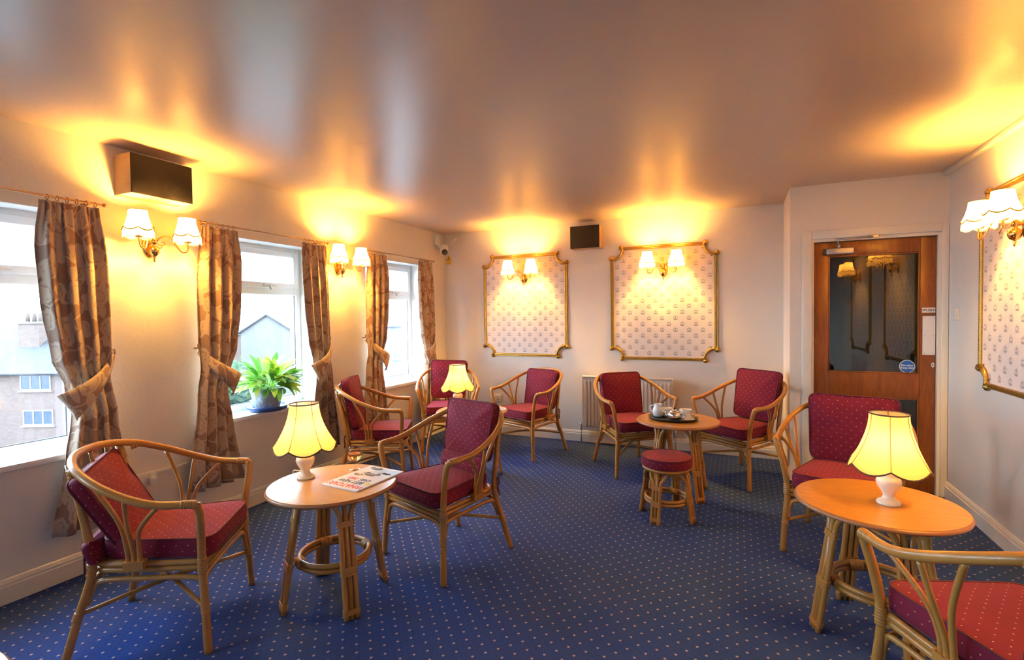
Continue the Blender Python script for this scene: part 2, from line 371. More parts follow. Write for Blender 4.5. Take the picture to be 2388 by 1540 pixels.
# ------------------------------------------------------------------ the room
XR, YB, YD, XRET, H, YF = 4.765, 5.382, 4.74, 3.73, 2.43, -4.2
struct(MB().box((-0.3, YF-0.2, -0.12), (XR+0.2, YB+0.2, 0.0)).obj('floor', M['carpet']), 'blue carpet with small pinkish dots')
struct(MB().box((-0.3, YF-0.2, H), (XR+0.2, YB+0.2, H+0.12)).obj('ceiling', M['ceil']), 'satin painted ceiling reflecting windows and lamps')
wl = MB(); ys = sorted(WIN); prev = YF-0.2
for (a, b_) in ys:
    wl.box((-0.3, prev, 0), (0, a, H)); wl.box((-0.3, a, 0), (0, b_, WZ0-0.03)); wl.box((-0.3, a, WZ1), (0, b_, H)); prev = b_
wl.box((-0.3, prev, 0), (0, YB+0.2, H))
struct(wl.obj('wall_left', M['wall']), 'cream embossed window wall')
struct(MB().box((0, YB, 0), (XRET, YB+0.2, H)).obj('wall_back', M['wall']), 'cream embossed end wall')
struct(MB().box((XRET, YD+0.12, 0), (XRET+0.12, YB+0.2, H)).box((XRET, YD, 0), (3.868, YD+0.12, H)).box((3.868, YD, 2.005), (4.737, YD+0.12, H)).box((4.737, YD, 0), (XR, YD+0.12, H)).obj('wall_door', M['wall']), 'cream wall round the door')
struct(MB().box((XR, YF-0.2, 0), (XR+0.2, YD+0.12, H)).obj('wall_right', M['wall']), 'cream embossed right wall')
struct(MB().box((0, YF-0.2, 0), (XR, YF, H)).obj('wall_front', M['wall']), 'cream wall behind the viewer')
# dim passage beyond the door
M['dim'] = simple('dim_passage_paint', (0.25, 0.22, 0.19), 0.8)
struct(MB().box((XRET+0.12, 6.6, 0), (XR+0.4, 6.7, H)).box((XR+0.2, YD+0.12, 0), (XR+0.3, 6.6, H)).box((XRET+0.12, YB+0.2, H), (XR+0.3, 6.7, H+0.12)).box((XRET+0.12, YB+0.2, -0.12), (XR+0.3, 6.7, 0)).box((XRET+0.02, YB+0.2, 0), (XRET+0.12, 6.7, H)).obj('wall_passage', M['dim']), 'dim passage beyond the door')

def skirting(name, path, nrm, label):
    """skirting profile swept along a straight wall: path two floor points, nrm the way into the room"""
    (x0, y0), (x1, y1) = path; nx, ny = nrm
    prof = [(0, 0), (0.018, 0), (0.018, 0.085), (0.012, 0.092), (0.014, 0.100), (0.006, 0.118), (0, 0.122)]
    rings = [[(x+nx*d, y+ny*d, z) for d, z in prof] for x, y in ((x0, y0), (x1, y1))]
    struct(MB().ring_loft(rings).obj(name, M['gloss']), label)
skirting('baseboard_left', ((0, YF), (0, YB)), (1, 0), 'cream skirting board under the windows')
skirting('baseboard_back', ((0, YB), (XRET, YB)), (0, -1), 'cream skirting board along the end wall')
skirting('baseboard_return', ((XRET, YB), (XRET, YD)), (-1, 0), 'cream skirting board on the short return')
skirting('baseboard_right', ((XR, YD), (XR, YF)), (-1, 0), 'cream skirting board along the right wall')
struct(bobj('trim_1', (XR-0.045, YF, H-0.03), (XR, YD, H), M['gloss'], None, 0.004), 'boxed cable trunking under the ceiling of the right wall')

# windows
def window(n, a, b_):
    xo, xi = -0.235, -0.165           # frame depth
    root = empty('window_%d' % n, (0, (a+b_)/2, WZ0)); struct(root, 'white plastic window with a top-hung light')
    oy, oz = -(a+b_)/2, -WZ0
    def bx(name, p, q, mat=M['white'], bev=0.006, par=root):
        return bobj(name, (p[0], p[1]+oy, p[2]+oz), (q[0], q[1]+oy, q[2]+oz), mat, par, bev)
    f = 0.045
    bx('frame_jamb', (xo, a, WZ0), (xi, a+f, WZ1)); bx('frame_jamb', (xo, b_-f, WZ0), (xi, b_, WZ1))
    bx('frame_head', (xo, a+f, WZ1-f), (xi, b_-f, WZ1)); bx('frame_foot', (xo, a+f, WZ0), (xi, b_-f, WZ0+f+0.01))
    bx('transom', (xo, a+f, 1.606), (xi+0.004, b_-f, 1.665))
    # opening top light
    z0, z1 = 1.660, WZ1-f+0.006; y0, y1 = a+f-0.006, b_-f+0.006; s = 0.046
    ts = empty('top_light', (0, 0, 0)); ts.parent = root
    bx('sash_stile', (xo+0.02, y0, z0), (xi+0.016, y0+s, z1), par=ts); bx('sash_stile', (xo+0.02, y1-s, z0), (xi+0.016, y1, z1), par=ts)
    bx('sash_rail', (xo+0.02, y0+s, z0), (xi+0.016, y1-s, z0+s), par=ts); bx('sash_rail', (xo+0.02, y0+s, z1-s), (xi+0.016, y1-s, z1), par=ts)
    bx('pane', (-0.203, y0+s, z0+s), (-0.199, y1-s, z1-s), M['pane'], 0, ts)
    ym = (a+b_)/2 + 0.16
    hd = MB().box((xi+0.016, ym-0.05+oy, z0+0.008+oz), (xi+0.03, ym+0.01+oy, z0+0.03+oz)); hd.box((xi+0.03, ym-0.06+oy, z0+0.014+oz), (xi+0.042, ym+0.055+oy, z0+0.027+oz)); hd.tube([(xi+0.04, ym-0.01+oy, z0+0.02+oz), (xi+0.05, ym+0.0+oy, z0-0.015+oz)], 0.006, 6)
    link('window_handle', hd.mesh('window_handle', M['alu']), None, ts)
    bx('pane', (-0.203, a+f, WZ0+f+0.01), (-0.199, b_-f, 1.606), M['pane'], 0)
    g = M['gasket']
    bx('gasket', (-0.198, a+f, WZ0+f+0.01), (-0.192, b_-f, WZ0+f+0.016), g, 0); bx('gasket', (-0.198, b_-f-0.006, WZ0+f+0.016), (-0.192, b_-f, 1.606), g, 0); bx('gasket', (-0.198, a+f, WZ0+f+0.016), (-0.192, a+f+0.006, 1.606), g, 0)
    # white reveal lining and sill
    bx('reveal', (-0.165, a, WZ0), (0.001, a+0.006, WZ1), M['sill'], 0); bx('reveal', (-0.165, b_-0.006, WZ0), (0.001, b_, WZ1), M['sill'], 0); bx('reveal', (-0.165, a+0.006, WZ1-0.006), (0.001, b_-0.006, WZ1), M['sill'], 0)
    me = bbox((-0.165, a+oy, -0.03), (0.04, b_+oy, 0.004), 0.008); me.name = 'window_sill'; link('window_sill', me, M['sill'], root)
M['gasket'] = simple('grey_gasket', (0.12, 0.13, 0.15), 0.6)
for i, (a, b_) in enumerate(WIN): window(i+1, a, b_)

# door
DX0, DX1, DZ = 3.905, 4.70, 1.965
door = struct(empty('door_1', ((DX0+DX1)/2, YD, 0)), 'dark mahogany fire door with wired glass panels in a cream frame')
ox = -(DX0+DX1)/2
def db(name, x0, x1, z0, z1, y0, y1, mat, par=None, bev=0.0):
    return bobj(name, (x0+ox, y0, z0), (x1+ox, y1, z1), mat, par or door, bev)
# casing: architrave and lining
db('architrave', 3.816, 3.885, 0, 2.058, -0.018, 0.0, M['gloss'], None, 0.005); db('architrave', 4.722, 4.763, 0, 2.058, -0.018, 0.0, M['gloss'], None, 0.005); db('architrave', 3.885, 4.722, 1.992, 2.058, -0.018, 0.0, M['gloss'], None, 0.005)
db('door_lining', 3.868, DX0-0.003, 0, 2.005, 0.0, 0.12, M['gloss']); db('door_lining', DX1+0.003, 4.737, 0, 2.005, 0.0, 0.12, M['gloss']); db('door_lining', DX0-0.003, DX1+0.003, DZ+0.003, 2.005, 0.0, 0.12, M['gloss'])
y0, y1 = 0.03, 0.072
leaf = empty('door_leaf', (0, 0, 0)); leaf.parent = door
gx0, gx1 = 4.005, 4.605
db('stile', DX0, gx0, 0.008, DZ, y0, y1, M['door'], leaf, 0.002); db('stile', gx1, DX1, 0.008, DZ, y0, y1, M['door'], leaf, 0.002)
db('rail', gx0, gx1, 1.855, DZ, y0, y1, M['door'], leaf, 0.002); db('rail', gx0, gx1, 0.725, 0.915, y0, y1, M['door'], leaf, 0.002); db('rail', gx0, gx1, 0.008, 0.27, y0, y1, M['door'], leaf, 0.002)
for z0_, z1_ in ((0.915, 1.855), (0.27, 0.725)):
    db('glass_panel', gx0, gx1, z0_, z1_, 0.049, 0.055, M['doorglass'], leaf)
    for p in ((gx0, gx0+0.012, z0_, z1_), (gx1-0.012, gx1, z0_, z1_), (gx0+0.012, gx1-0.012, z0_, z0_+0.012), (gx0+0.012, gx1-0.012, z1_-0.012, z1_)):
        db('glazing_bead', *p, 0.035, 0.049, M['door'], leaf, 0.003)
    wm = MB(); t = 0.0006
    x = gx0+0.0125
    while x < gx1: wm.box((x+ox-t, 0.0555, z0_), (x+ox+t, 0.0565, z1_)); x += 0.0125
    z = z0_+0.0125
    while z < z1_: wm.box((gx0+ox, 0.0555, z-t), (gx1+ox, 0.0565, z+t)); z += 0.0125
    o = wm.obj('wire_mesh', M['alu'], leaf); o['kind'] = 'stuff'
def text(name, s, size, mat, parent, loc, rot, align='CENTER', ext=0.0004, sx=1.0, bold=0.0):
    cu = bpy.data.curves.new(name, 'FONT'); cu.body = s; cu.size = size; cu.align_x = align; cu.align_y = 'CENTER'; cu.extrude = ext; cu.offset = bold; cu.resolution_u = 2
    tmp = bpy.data.objects.new(name, cu); COL.objects.link(tmp); bpy.context.view_layer.update()
    me = bpy.data.meshes.new_from_object(tmp.evaluated_get(bpy.context.evaluated_depsgraph_get())); bpy.data.objects.remove(tmp, do_unlink=True); me.name = name
    me.materials.clear(); me.materials.append(mat)
    return link(name, me, None, parent, loc, rot, (sx, 1, 1))
ps = db('push_sign', 4.616, 4.697, 1.387, 1.425, 0.026, 0.030, M['brushed'] if 'brushed' in M else M['paper'], leaf, 0.0015)
text('lettering', '\u2022PUSH\u2022', 0.026, M['ink'], ps, (4.6565+ox, 0.0257, 1.4055), (pi/2, 0, 0), bold=0.0004)
pp = db('push_plate', 4.620, 4.698, 1.065, 1.362, 0.026, 0.030, M['paper'], leaf, 0.002)
for sx_ in (4.632, 4.686):
    for sz in (1.077, 1.213, 1.350): link('screw', MB().lathe([(0.0035, 0), (0.003, 0.0012)], 8).mesh('screw', M['alu'], True), None, pp, (sx_+ox, 0.026, sz), (pi/2, 0, 0))
ke = MB().lathe([(0.012, 0), (0.012, 0.002), (0.010, 0.003)], 16).obj('keyhole_cover', M['paper'], leaf, True, (4.685+ox, 0.030, 0.99), (pi/2, 0, 0)); ke.scale = (0.8, 1.6, 1)
bobj('keyhole', (-0.003, -0.006, 0.003), (0.003, 0.006, 0.0035), M['black'], ke)
stk = MB().lathe([(0.050, 0), (0.050, 0.0008)], 40).obj('fire_door_sticker', M['inkwhite'], leaf, False, (4.532+ox, 0.0485, 0.972), (pi/2, 0, 0))
MB().lathe([(0.046, 0.0008), (0.046, 0.0014)], 40).obj('blue_disc', M['blue_sign'], stk)
text('lettering', 'Fire door', 0.020, M['inkwhite'], stk, (0, 0.008, 0.0016), (0, 0, 0), bold=0.0004); text('lettering', 'Keep shut', 0.020, M['inkwhite'], stk, (0, -0.011, 0.0016), (0, 0, 0), bold=0.0004)
# overhead closer
cl = empty('door_closer', (0, 0, 0)); cl.parent = leaf
db('closer_body', 3.985, 4.175, 1.862, 1.912, -0.012, 0.030, M['alu'], cl, 0.012); db('closer_cap', 3.972, 3.985, 1.864, 1.910, -0.011, 0.030, M['black'], cl, 0.004)
link('spindle', MB().tube([(4.075+ox, 0.008, 1.912), (4.075+ox, 0.008, 1.945)], 0.011, 10).mesh('spindle', M['alu'], True), None, cl)
link('closer_arm', MB().tube([(4.075+ox, 0.008, 1.94), (4.045+ox, -0.09, 1.965)], 0.008, 8).tube([(4.045+ox, -0.09, 1.968), (4.30+ox, -0.025, 1.985)], 0.007, 8).lathe([(0.013, -0.012), (0.013, 0.012)], 12, (4.045+ox, -0.09, 1.967)).mesh('closer_arm', M['alu'], True), None, cl)
db('arm_shoe', 4.27, 4.33, 1.972, 1.998, -0.032, -0.018, M['alu'], cl, 0.003)

# ------------------------------------------------------------------ rattan armchairs
def outline(pts, r, seg=5):
    """rounded polygon outline"""
    n = len(pts); out = []
    for i in range(n):
        p = Vector(pts[i]); a = (Vector(pts[i-1])-p); b = (Vector(pts[(i+1) % n])-p); la, lb = a.length, b.length
        k = min(r, la*0.45, lb*0.45); a = p+a.normalized()*k; b = p+b.normalized()*k
        for j in range(seg+1):
            t = j/seg; out.append((1-t)**2*a + 2*t*(1-t)*p + t*t*b)
        # straight run subdivided
        nx = Vector(pts[(i+1) % n]); c = nx - p; k2 = min(r, c.length*0.45); e = nx - c.normalized()*k2
        for j in range(1, 6): out.append(b.lerp(e, j/6))
    return out
def cushion(name, ol, th, puff, mat, wrinkle=0.0, seed=0, side_bulge=0.006, botpuff=0.4):
    """pillow-like solid over a 2-D outline, thickness th, lying in XY with its middle at z = 0; UV in metres"""
    rnd = random.Random(seed); ph = [rnd.uniform(0, 6.28) for _ in range(6)]
    n = len(ol); c = sum(ol, Vector((0, 0)))/n; V = []; F = []; UVv = []
    per = [0.0]
    for i in range(n): per.append(per[-1] + (ol[(i+1) % n]-ol[i]).length)
    def wr(p, s):
        if not wrinkle: return 0.0
        a = atan2(p.y-c.y, p.x-c.x)
        return wrinkle*(sin(17*a+ph[0])*0.5+sin(29*a+ph[1])*0.35+sin(7*a+ph[2])*0.5)*s**3*(1.15-s)*3 + wrinkle*0.8*sin(9*p.x+ph[3])*sin(8*p.y+ph[4])*(1-s*s)
    S = [0.0, 0.25, 0.45, 0.62, 0.76, 0.87, 0.95, 1.0]
    def face(sign, pf):
        idx = []
        for s in S:
            if s == 0:
                V.append((c.x, c.y, sign*(th/2+pf))); UVv.append((c.x, c.y)); idx.append([len(V)-1]); continue
            row = []
            for p in ol:
                q = c.lerp(p, s); z = th/2 + pf*(1-s**2.6) + wr(q, s)
                V.append((q.x, q.y, sign*z)); UVv.append((q.x, q.y)); row.append(len(V)-1)
            idx.append(row)
        for k in range(n): 
            f = (idx[0][0], idx[1][k], idx[1][(k+1) % n]); F.append(f if sign > 0 else f[::-1])
        for r in range(1, len(S)-1):
            for k in range(n):
                l = (k+1) % n; f = (idx[r][k], idx[r+1][k], idx[r+1][l], idx[r][l]); F.append(f if sign > 0 else f[::-1])
        return idx[-1]
    face(1, puff); face(-1, puff*botpuff)
    # side wall with its own vertices for UV
    rows = []
    for t in (1.0, 0.5, 0.0, -0.5, -1.0):
        row = []
        for k in range(n+1):
            p = ol[k % n]; d = (p-c).normalized(); q = p + d*side_bulge*(1-t*t)
            V.append((q.x, q.y, t*th/2)); UVv.append((per[k], t*th/2+0.013)); row.append(len(V)-1)
        rows.append(row)
    for r in range(4):
        for k in range(n): F.append((rows[r][k], rows[r+1][k], rows[r+1][k+1], rows[r][k+1]))
    me = bpy.data.meshes.new(name); me.from_pydata(V, [], F); me.update()
    ul = me.uv_layers.new(name='UVMap')
    for lp in me.loops: ul.data[lp.index].uv = UVv[lp.vertex_index]
    me.polygons.foreach_set('use_smooth', [True]*len(me.polygons)); me.materials.append(mat)
    return me
def piping(name, ol, z, r=0.0042):
    return MB().tube([(p.x, p.y, z) for p in ol], r, 6, closed=True).mesh(name, M['piping'], True)

RT, BD = M['rattan'], M['binding']
CH = {}
def mk(key, mb, mat, smooth=True): CH[key] = mb.mesh(key.split('#')[0], mat, smooth)
hoopL = [(0.262, 0.312, 0.640), (0.225, 0.318, 0.650), (0.11, 0.325, 0.660), (0.0, 0.320, 0.693), (-0.12, 0.292, 0.745), (-0.225, 0.228, 0.795), (-0.292, 0.125, 0.822), (-0.312, 0, 0.830)]
hoop = spline(hoopL + [(x, -y, z) for x, y, z in hoopL[-2::-1]], 6)
mk('arm_rail', MB().tube(hoop, 0.0165, 10), RT)
def L(pts, s): return [(x, s*y, z) for x, y, z in pts]
FLEG = [(0.271, 0.273, 0.0), (0.262, 0.264, 0.18), (0.250, 0.253, 0.36), (0.256, 0.272, 0.50), (0.263, 0.297, 0.60), (0.258, 0.312, 0.648)]
BLEG = [(-0.281, 0.238, 0.0), (-0.240, 0.212, 0.18), (-0.200, 0.186, 0.36), (-0.222, 0.184, 0.55), (-0.280, 0.172, 0.806)]
FAN = [[(0.012, 0.238, 0.37), (0.010, 0.248, 0.46), (0.030, 0.275, 0.55), (0.115, 0.318, 0.648)],
       [(-0.012, 0.238, 0.37), (-0.013, 0.250, 0.46), (-0.012, 0.285, 0.57), (-0.005, 0.315, 0.68)],
       [(-0.036, 0.236, 0.37), (-0.037, 0.246, 0.46), (-0.055, 0.262, 0.58), (-0.125, 0.286, 0.735)]]
for s, k in ((1, 'L'), (-1, 'R')):
    mk('front_leg#'+k, MB().tube(spline(L(FLEG, s), 5), 0.0165, 10), RT)
    mk('back_leg#'+k, MB().tube(spline(L(BLEG, s), 5), [0.0165]*15+[0.015]*6, 10), RT)
    for j, fp in enumerate(FAN): mk('arm_strut#%s%d' % (k, j), MB().tube(spline(L(fp, s), 6), 0.0092, 8), RT)
    # side arch brace
    A = [(0.256, 0.249, 0.20), (0.245, 0.243, 0.285), (0.205, 0.238, 0.312), (0.0, 0.214, 0.316), (-0.150, 0.192, 0.312), (-0.195, 0.186, 0.285), (-0.222, 0.192, 0.21)]
    mk('side_brace#'+k, MB().tube(spline(L(A, s), 5), 0.0115, 8), RT)
    B = lambda p, q, r, key, ribs=5: mk(key+k, ribbed((p[0], s*p[1], p[2]), (q[0], s*q[1], q[2]), r, ribs), BD)
    B((0.258, 0.314, 0.648), (0.205, 0.320, 0.652), 0.0185, 'binding#a'); B((0.2515, 0.255, 0.335), (0.250, 0.255, 0.40), 0.0195, 'binding#b', 6)
    B((0.262, 0.264, 0.165), (0.2605, 0.262, 0.195), 0.0185, 'binding#c', 3); B((-0.205, 0.190, 0.335), (-0.200, 0.186, 0.385), 0.0195, 'binding#d', 5)
    B((-0.248, 0.216, 0.16), (-0.238, 0.210, 0.195), 0.0185, 'binding#e', 3); B((-0.262, 0.178, 0.735), (-0.274, 0.174, 0.785), 0.0172, 'binding#f', 4)
    B((-0.248, 0.205, 0.783), (-0.222, 0.228, 0.793), 0.0185, 'binding#g', 4)
    bb = MB().box((-0.050, s*0.216, 0.372), (0.026, s*0.256, 0.404)); CH['strap#'+k] = bb.mesh('strap', BD)
    # diagonal under-stretcher
    X = [(0.262, s*0.262, 0.185), (0.0, 0.0, 0.205 if s > 0 else 0.222), (-0.242, -s*0.212, 0.185)]
    mk('stretcher#'+k, MB().tube(spline(X, 6), 0.0095, 8), RT)
for j, z in enumerate((0.352, 0.376)):
    mk('front_rail#%d' % j, MB().tube([(0.245, -0.25, z-0.014), (0.245, 0.25, z-0.014)], 0.0125, 8), RT)
    half = [(0.243, 0.236, z), (0.05, 0.216, z), (-0.13, 0.186, z), (-0.185, 0.160, z), (-0.205, 0.10, z), (-0.210, 0.0, z)]
    mk('seat_rail#%d' % j, MB().tube(spline(half+[(x, -y, zz) for x, y, zz in half[-2::-1]], 5), 0.0125, 8), RT)
A = [(0.259, 0.248, 0.20), (0.250, 0.240, 0.275), (0.246, 0.195, 0.308), (0.246, 0.0, 0.314)]
mk('front_brace#', MB().tube(spline(A+[(x, -y, z) for x, y, z in A[-2::-1]], 5), 0.0115, 8), RT)
A = [(-0.225, 0.192, 0.21), (-0.212, 0.175, 0.285), (-0.210, 0.13, 0.31), (-0.212, 0.0, 0.314)]
mk('back_brace#', MB().tube(spline(A+[(x, -y, z) for x, y, z in A[-2::-1]], 5), 0.0115, 8), RT)
for j in range(7):
    y = -0.18+0.06*j; xb = -0.20+0.05*abs(y)/0.18
    CH['seat_slat#%d' % j] = bbox((xb, y-0.012, 0.384), (0.243, y+0.012, 0.391)); CH['seat_slat#%d' % j].materials.append(RT)
# back: fan of rods between the posts and a cross rod
for j, (yb, yt) in enumerate(((-0.03, -0.115), (0.0, 0.0), (0.03, 0.115))):
    mk('back_rod#%d' % j, MB().tube(spline([(-0.207, yb, 0.37), (-0.235, yb*1.2, 0.52), (-0.282, yt*0.8, 0.72), (-0.300, yt, 0.815)], 5), 0.0085, 8), RT)
mk('back_crossbar#', MB().tube(spline([(-0.232, -0.182, 0.60), (-0.262, 0, 0.60), (-0.232, 0.182, 0.60)], 5), 0.0085, 8), RT)
SEAT = outline([(-0.185, -0.165), (0.283, -0.238), (0.283, 0.238), (-0.185, 0.165)], 0.075)
CH['seat_cushion'] = cushion('seat_cushion', SEAT, 0.078, 0.016, M['cloth'], 0.0, 1)
CH['seat_pip1'] = piping('piping', SEAT, 0.039); CH['seat_pip2'] = piping('piping', SEAT, -0.039)
def backset(w0, w1, h, seed):
    ol = outline([(-w0, 0.0), (w0, 0.0), (w1, h), (-w1, h)], 0.05)
    return cushion('back_cushion', ol, 0.052, 0.024, M['cloth'], 0.006, seed, 0.004, 0.8), piping('piping', ol, 0.026), piping('piping', ol, -0.026)
BC = [backset(0.185, 0.205, 0.42, 3), backset(0.190, 0.200, 0.40, 5), backset(0.215, 0.235, 0.41, 9)]
_fo = outline([(-0.185, 0.0), (0.185, 0.0), (0.19, 0.10), (-0.19, 0.10)], 0.035)
FOLD = cushion('cushion_fold', _fo, 0.030, 0.022, M['cloth'], 0.005, 12, 0.006, 1.0)
TIE = MB().tube(spline([(0, 0, 0), (-0.012, 0.006, -0.03), (-0.006, -0.004, -0.075), (-0.014, 0.004, -0.11)], 4), 0.004, 6).tube(spline([(0, 0, 0), (0.008, 0.01, -0.035), (0.002, 0.012, -0.09)], 4), 0.004, 6).mesh('cushion_tie', M['piping'], True)

def chair(loc, yaw, label, back=(0, 0.0, 0.462, 11, 0, 0), ws=1.0, seat_rot=0.0, turn=0.0, tall=1.0, fold=None):
    """back = (cushion kind, x shift, bottom z, lean deg, roll deg, y shift)"""
    root = empty('rattan_armchair', (loc[0], loc[1], 0), yaw, label, 'armchair', 'rattan armchairs with maroon cushions')
    root.scale = (1, ws, 1)
    for key, me in CH.items():
        if key.startswith('seat_cushion') or key.startswith('seat_pip'): continue
        link(key.split('#')[0], me, None, root)
    sc = link('seat_cushion', CH['seat_cushion'], None, root, (0, 0, 0.432), (0, 0, radians(seat_rot)))
    link('piping', CH['seat_pip1'], None, sc); link('piping', CH['seat_pip2'], None, sc)
    k, dx, z, lean, roll, dy = back; bm_, p1, p2 = BC[k]
    R = Matrix.Rotation(radians(turn), 4, 'Z') @ Matrix.Rotation(-radians(lean), 4, 'Y') @ Matrix.Rotation(radians(roll), 4, 'X') @ Matrix(((0, 0, 1, 0), (1, 0, 0, 0), (0, 1, 0, 0), (0, 0, 0, 1)))
    bc = link('back_cushion', bm_, None, root); bc.matrix_local = Matrix.Translation((-0.135+dx, dy, z)) @ R
    bc.scale = (1, tall, 1)
    link('piping', p1, None, bc); link('piping', p2, None, bc)
    if fold:
        fx, fy, fz, fl = fold; fo = link('cushion_fold', FOLD, None, root)
        fo.matrix_local = Matrix.Translation((fx, fy, fz)) @ Matrix.Rotation(radians(turn), 4, 'Z') @ Matrix.Rotation(-radians(fl), 4, 'Y') @ Matrix(((0, 0, 1, 0), (1, 0, 0, 0), (0, 1, 0, 0), (0, 0, 0, 1)))
    for s in (-1, 1): link('cushion_tie', TIE, None, root, (-0.212, s*0.20, 0.44))
    return root
chair((0.924, 1.431), 0.600, 'rattan armchair under the nearest window, its back cushion slumped sideways', (0, 0.03, 0.425, 27, 5, 0.02), turn=9, tall=0.92, fold=(-0.205, -0.03, 0.385, 20))
chair((1.765, 2.537), -1.891, 'rattan armchair drawn up to the table with the magazine', (0, -0.012, 0.535, 11, 0, 0), tall=0.83, fold=(-0.105, 0, 0.465, 12))
chair((0.479, 3.450), 0.501, 'rattan armchair standing between the middle and far windows, behind the brandy glass', (0, 0.0, 0.48, 11, 0, 0))
chair((0.460, 4.667), -1.019, 'rattan armchair in the far corner by the last window', (0, 0.0, 0.50, 9, -3, 0))
chair((1.383, 4.775), -1.918, 'rattan armchair below the smaller-looking crown panel, in front of the wall sockets', (1, 0.0, 0.44, 11, 0, 0))
chair((2.433, 4.622), -0.893, 'rattan armchair standing in front of the radiator', (1, 0.0, 0.455, 11, 0, 0))
chair((3.375, 4.693), -2.248, 'rattan armchair right of the tea table, backed against the door corner', (0, 0.0, 0.49, 11, 0, 0))
chair((3.913, 3.494), -1.842, 'rattan armchair in front of the mahogany door', (2, 0.0, 0.475, 10, 0, 0.02))
chair((4.108, 1.895), 1.93, 'rattan armchair cut off by the right edge of the picture, facing the lamp table', (1, -0.045, 0.47, 15, 0, -0.02))

# ------------------------------------------------------------------ round cane tables and the stool
def cane_base(root, rt, rf, zt, arch_z, ring_r, ring_z, pole, rot0, bind_hi, gap=None):
    """four bundled legs joined by arches, a double ring and wrappings"""
    g = gap or pole*2.05
    def at(a, r, t, z): return (cos(a)*r - sin(a)*t, sin(a)*r + cos(a)*t, z)
    def rad(z): return rf + (rt-rf)*z/zt
    for i in range(4):
        a = rot0 + i*pi/2; b = a + pi/2
        link('leg_pole', MB().tube([at(a, rad(0), 0, 0), at(a, rad(zt*0.5), 0, zt*0.5), at(a, rad(zt), 0, zt)], pole, 8).mesh('leg_pole', RT, True), None, root)
        zc = bind_hi+0.02
        up_ = [at(a, rad(z), g, z) for z in (0.0, zc*0.5, zc)]; dn = [at(b, rad(z), -g, z) for z in (zc, zc*0.5, 0.0)]
        mid = (a+b)/2; rm = rad(zt)*0.80
        q1 = Vector(at(a, rad(arch_z), g*1.9, arch_z-0.028)); q2 = Vector(at(b, rad(arch_z), -g*1.9, arch_z-0.028))
        m_ = Vector((cos(mid)*rm, sin(mid)*rm, arch_z)); e1 = m_.lerp(Vector((q1.x, q1.y, arch_z)), 0.6); e2 = m_.lerp(Vector((q2.x, q2.y, arch_z)), 0.6)
        link('arch_pole', MB().tube(spline(up_+[q1, e1, m_, e2, q2]+dn, 5), pole, 8).mesh('arch_pole', RT, True), None, root)
        for z, hh in ((0.035, 0.022), (ring_z, 0.04), (bind_hi, 0.026)):
            mb = MB()
            for rb in range(3):
                za = z - hh/2 + hh*rb/3; zb = za + hh/3*0.9; rings = []
                for zz in (za, zb):
                    r = rad(zz); k = pole*1.13; w_ = g+k
                    pts2 = [(r-k, -w_*0.82), (r-k, w_*0.82), (r-k*0.5, w_), (r+k*0.5, w_), (r+k, w_*0.82), (r+k, -w_*0.82), (r+k*0.5, -w_), (r-k*0.5, -w_)]
                    rings.append([at(a, p, t, zz) for p, t in pts2])
                mb.ring_loft(rings)
            link('binding', mb.mesh('binding', BD), None, root)
        link('binding', ribbed(at(a, ring_r-0.002, -0.028, ring_z), at(a, ring_r-0.002, 0.028, ring_z), pole*2.1, 5).mesh('binding', BD, True), None, root)
    for dz in (-pole*0.98, pole*0.98):
        link('ring', MB().tube([(cos(t)*ring_r, sin(t)*ring_r, ring_z+dz) for t in [2*pi*k/36 for k in range(36)]], pole*1.02, 8, closed=True).mesh('ring', RT, True), None, root)
def cane_table(loc, rot, label, topmat, r=0.315, zt=0.577):
    root = empty('cane_table', (loc[0], loc[1], 0), 0, label, 'table', 'round cane tables')
    th = 0.022
    top = MB().lathe([(r-0.012, 0), (r-0.003, 0.004), (r, 0.011), (r-0.004, 0.018), (r-0.010, th)], 72, (0, 0, zt-th)).obj('table_edge', M['edge'], root, True, sharp=60)
    MB().lathe([(r-0.009, -0.003), (r-0.009, 0.0006)], 72, (0, 0, zt)).obj('table_top', topmat, root)
    cane_base(root, 0.165, 0.252, zt-th, zt-th-0.014, 0.165, 0.215, 0.0125, rot, 0.43)
    return root
ZT = 0.5779
cane_table((1.480, 1.908), radians(-30), 'round cane table holding a lit lamp, a magazine and a brandy glass', M['top_pale'])
cane_table((1.196, 3.869), radians(30), 'round cane table with a lamp and orange juice, behind an armchair', M['top_pale'])
cane_table((2.907, 4.085), radians(-45), 'round cane table carrying the black tea tray', M['top_honey'])
cane_table((3.888, 2.612), radians(18), 'round honey cane table with a single lit lamp, near the right wall', M['top_honey'])
cane_table((1.650, 0.286), radians(10), 'round table showing only its rim at the bottom left corner', M['top_pale'])
st = empty('cane_stool', (2.886, 3.570, 0), 0, 'low cane stool with a round maroon seat beside the tea table', 'stool')
cane_base(st, 0.135, 0.185, 0.345, 0.325, 0.140, 0.135, 0.0115, radians(-107), 0.235)
MB().tube([(cos(2*pi*k/36)*0.150, sin(2*pi*k/36)*0.150, 0.350) for k in range(36)], 0.0145, 8, closed=True).obj('seat_ring', RT, st, True)
MB().lathe([(0.148, 0.352), (0.148, 0.362)], 36).obj('seat_board', RT, st)
CIRC = [Vector((cos(2*pi*k/40)*0.168, sin(2*pi*k/40)*0.168)) for k in range(40)]
sc_ = link('seat_cushion', cushion('seat_cushion', CIRC, 0.060, 0.014, M['cloth'], 0, 2, 0.004), None, st, (0, 0, 0.394))
link('piping', piping('piping', CIRC, 0.03), None, sc_)

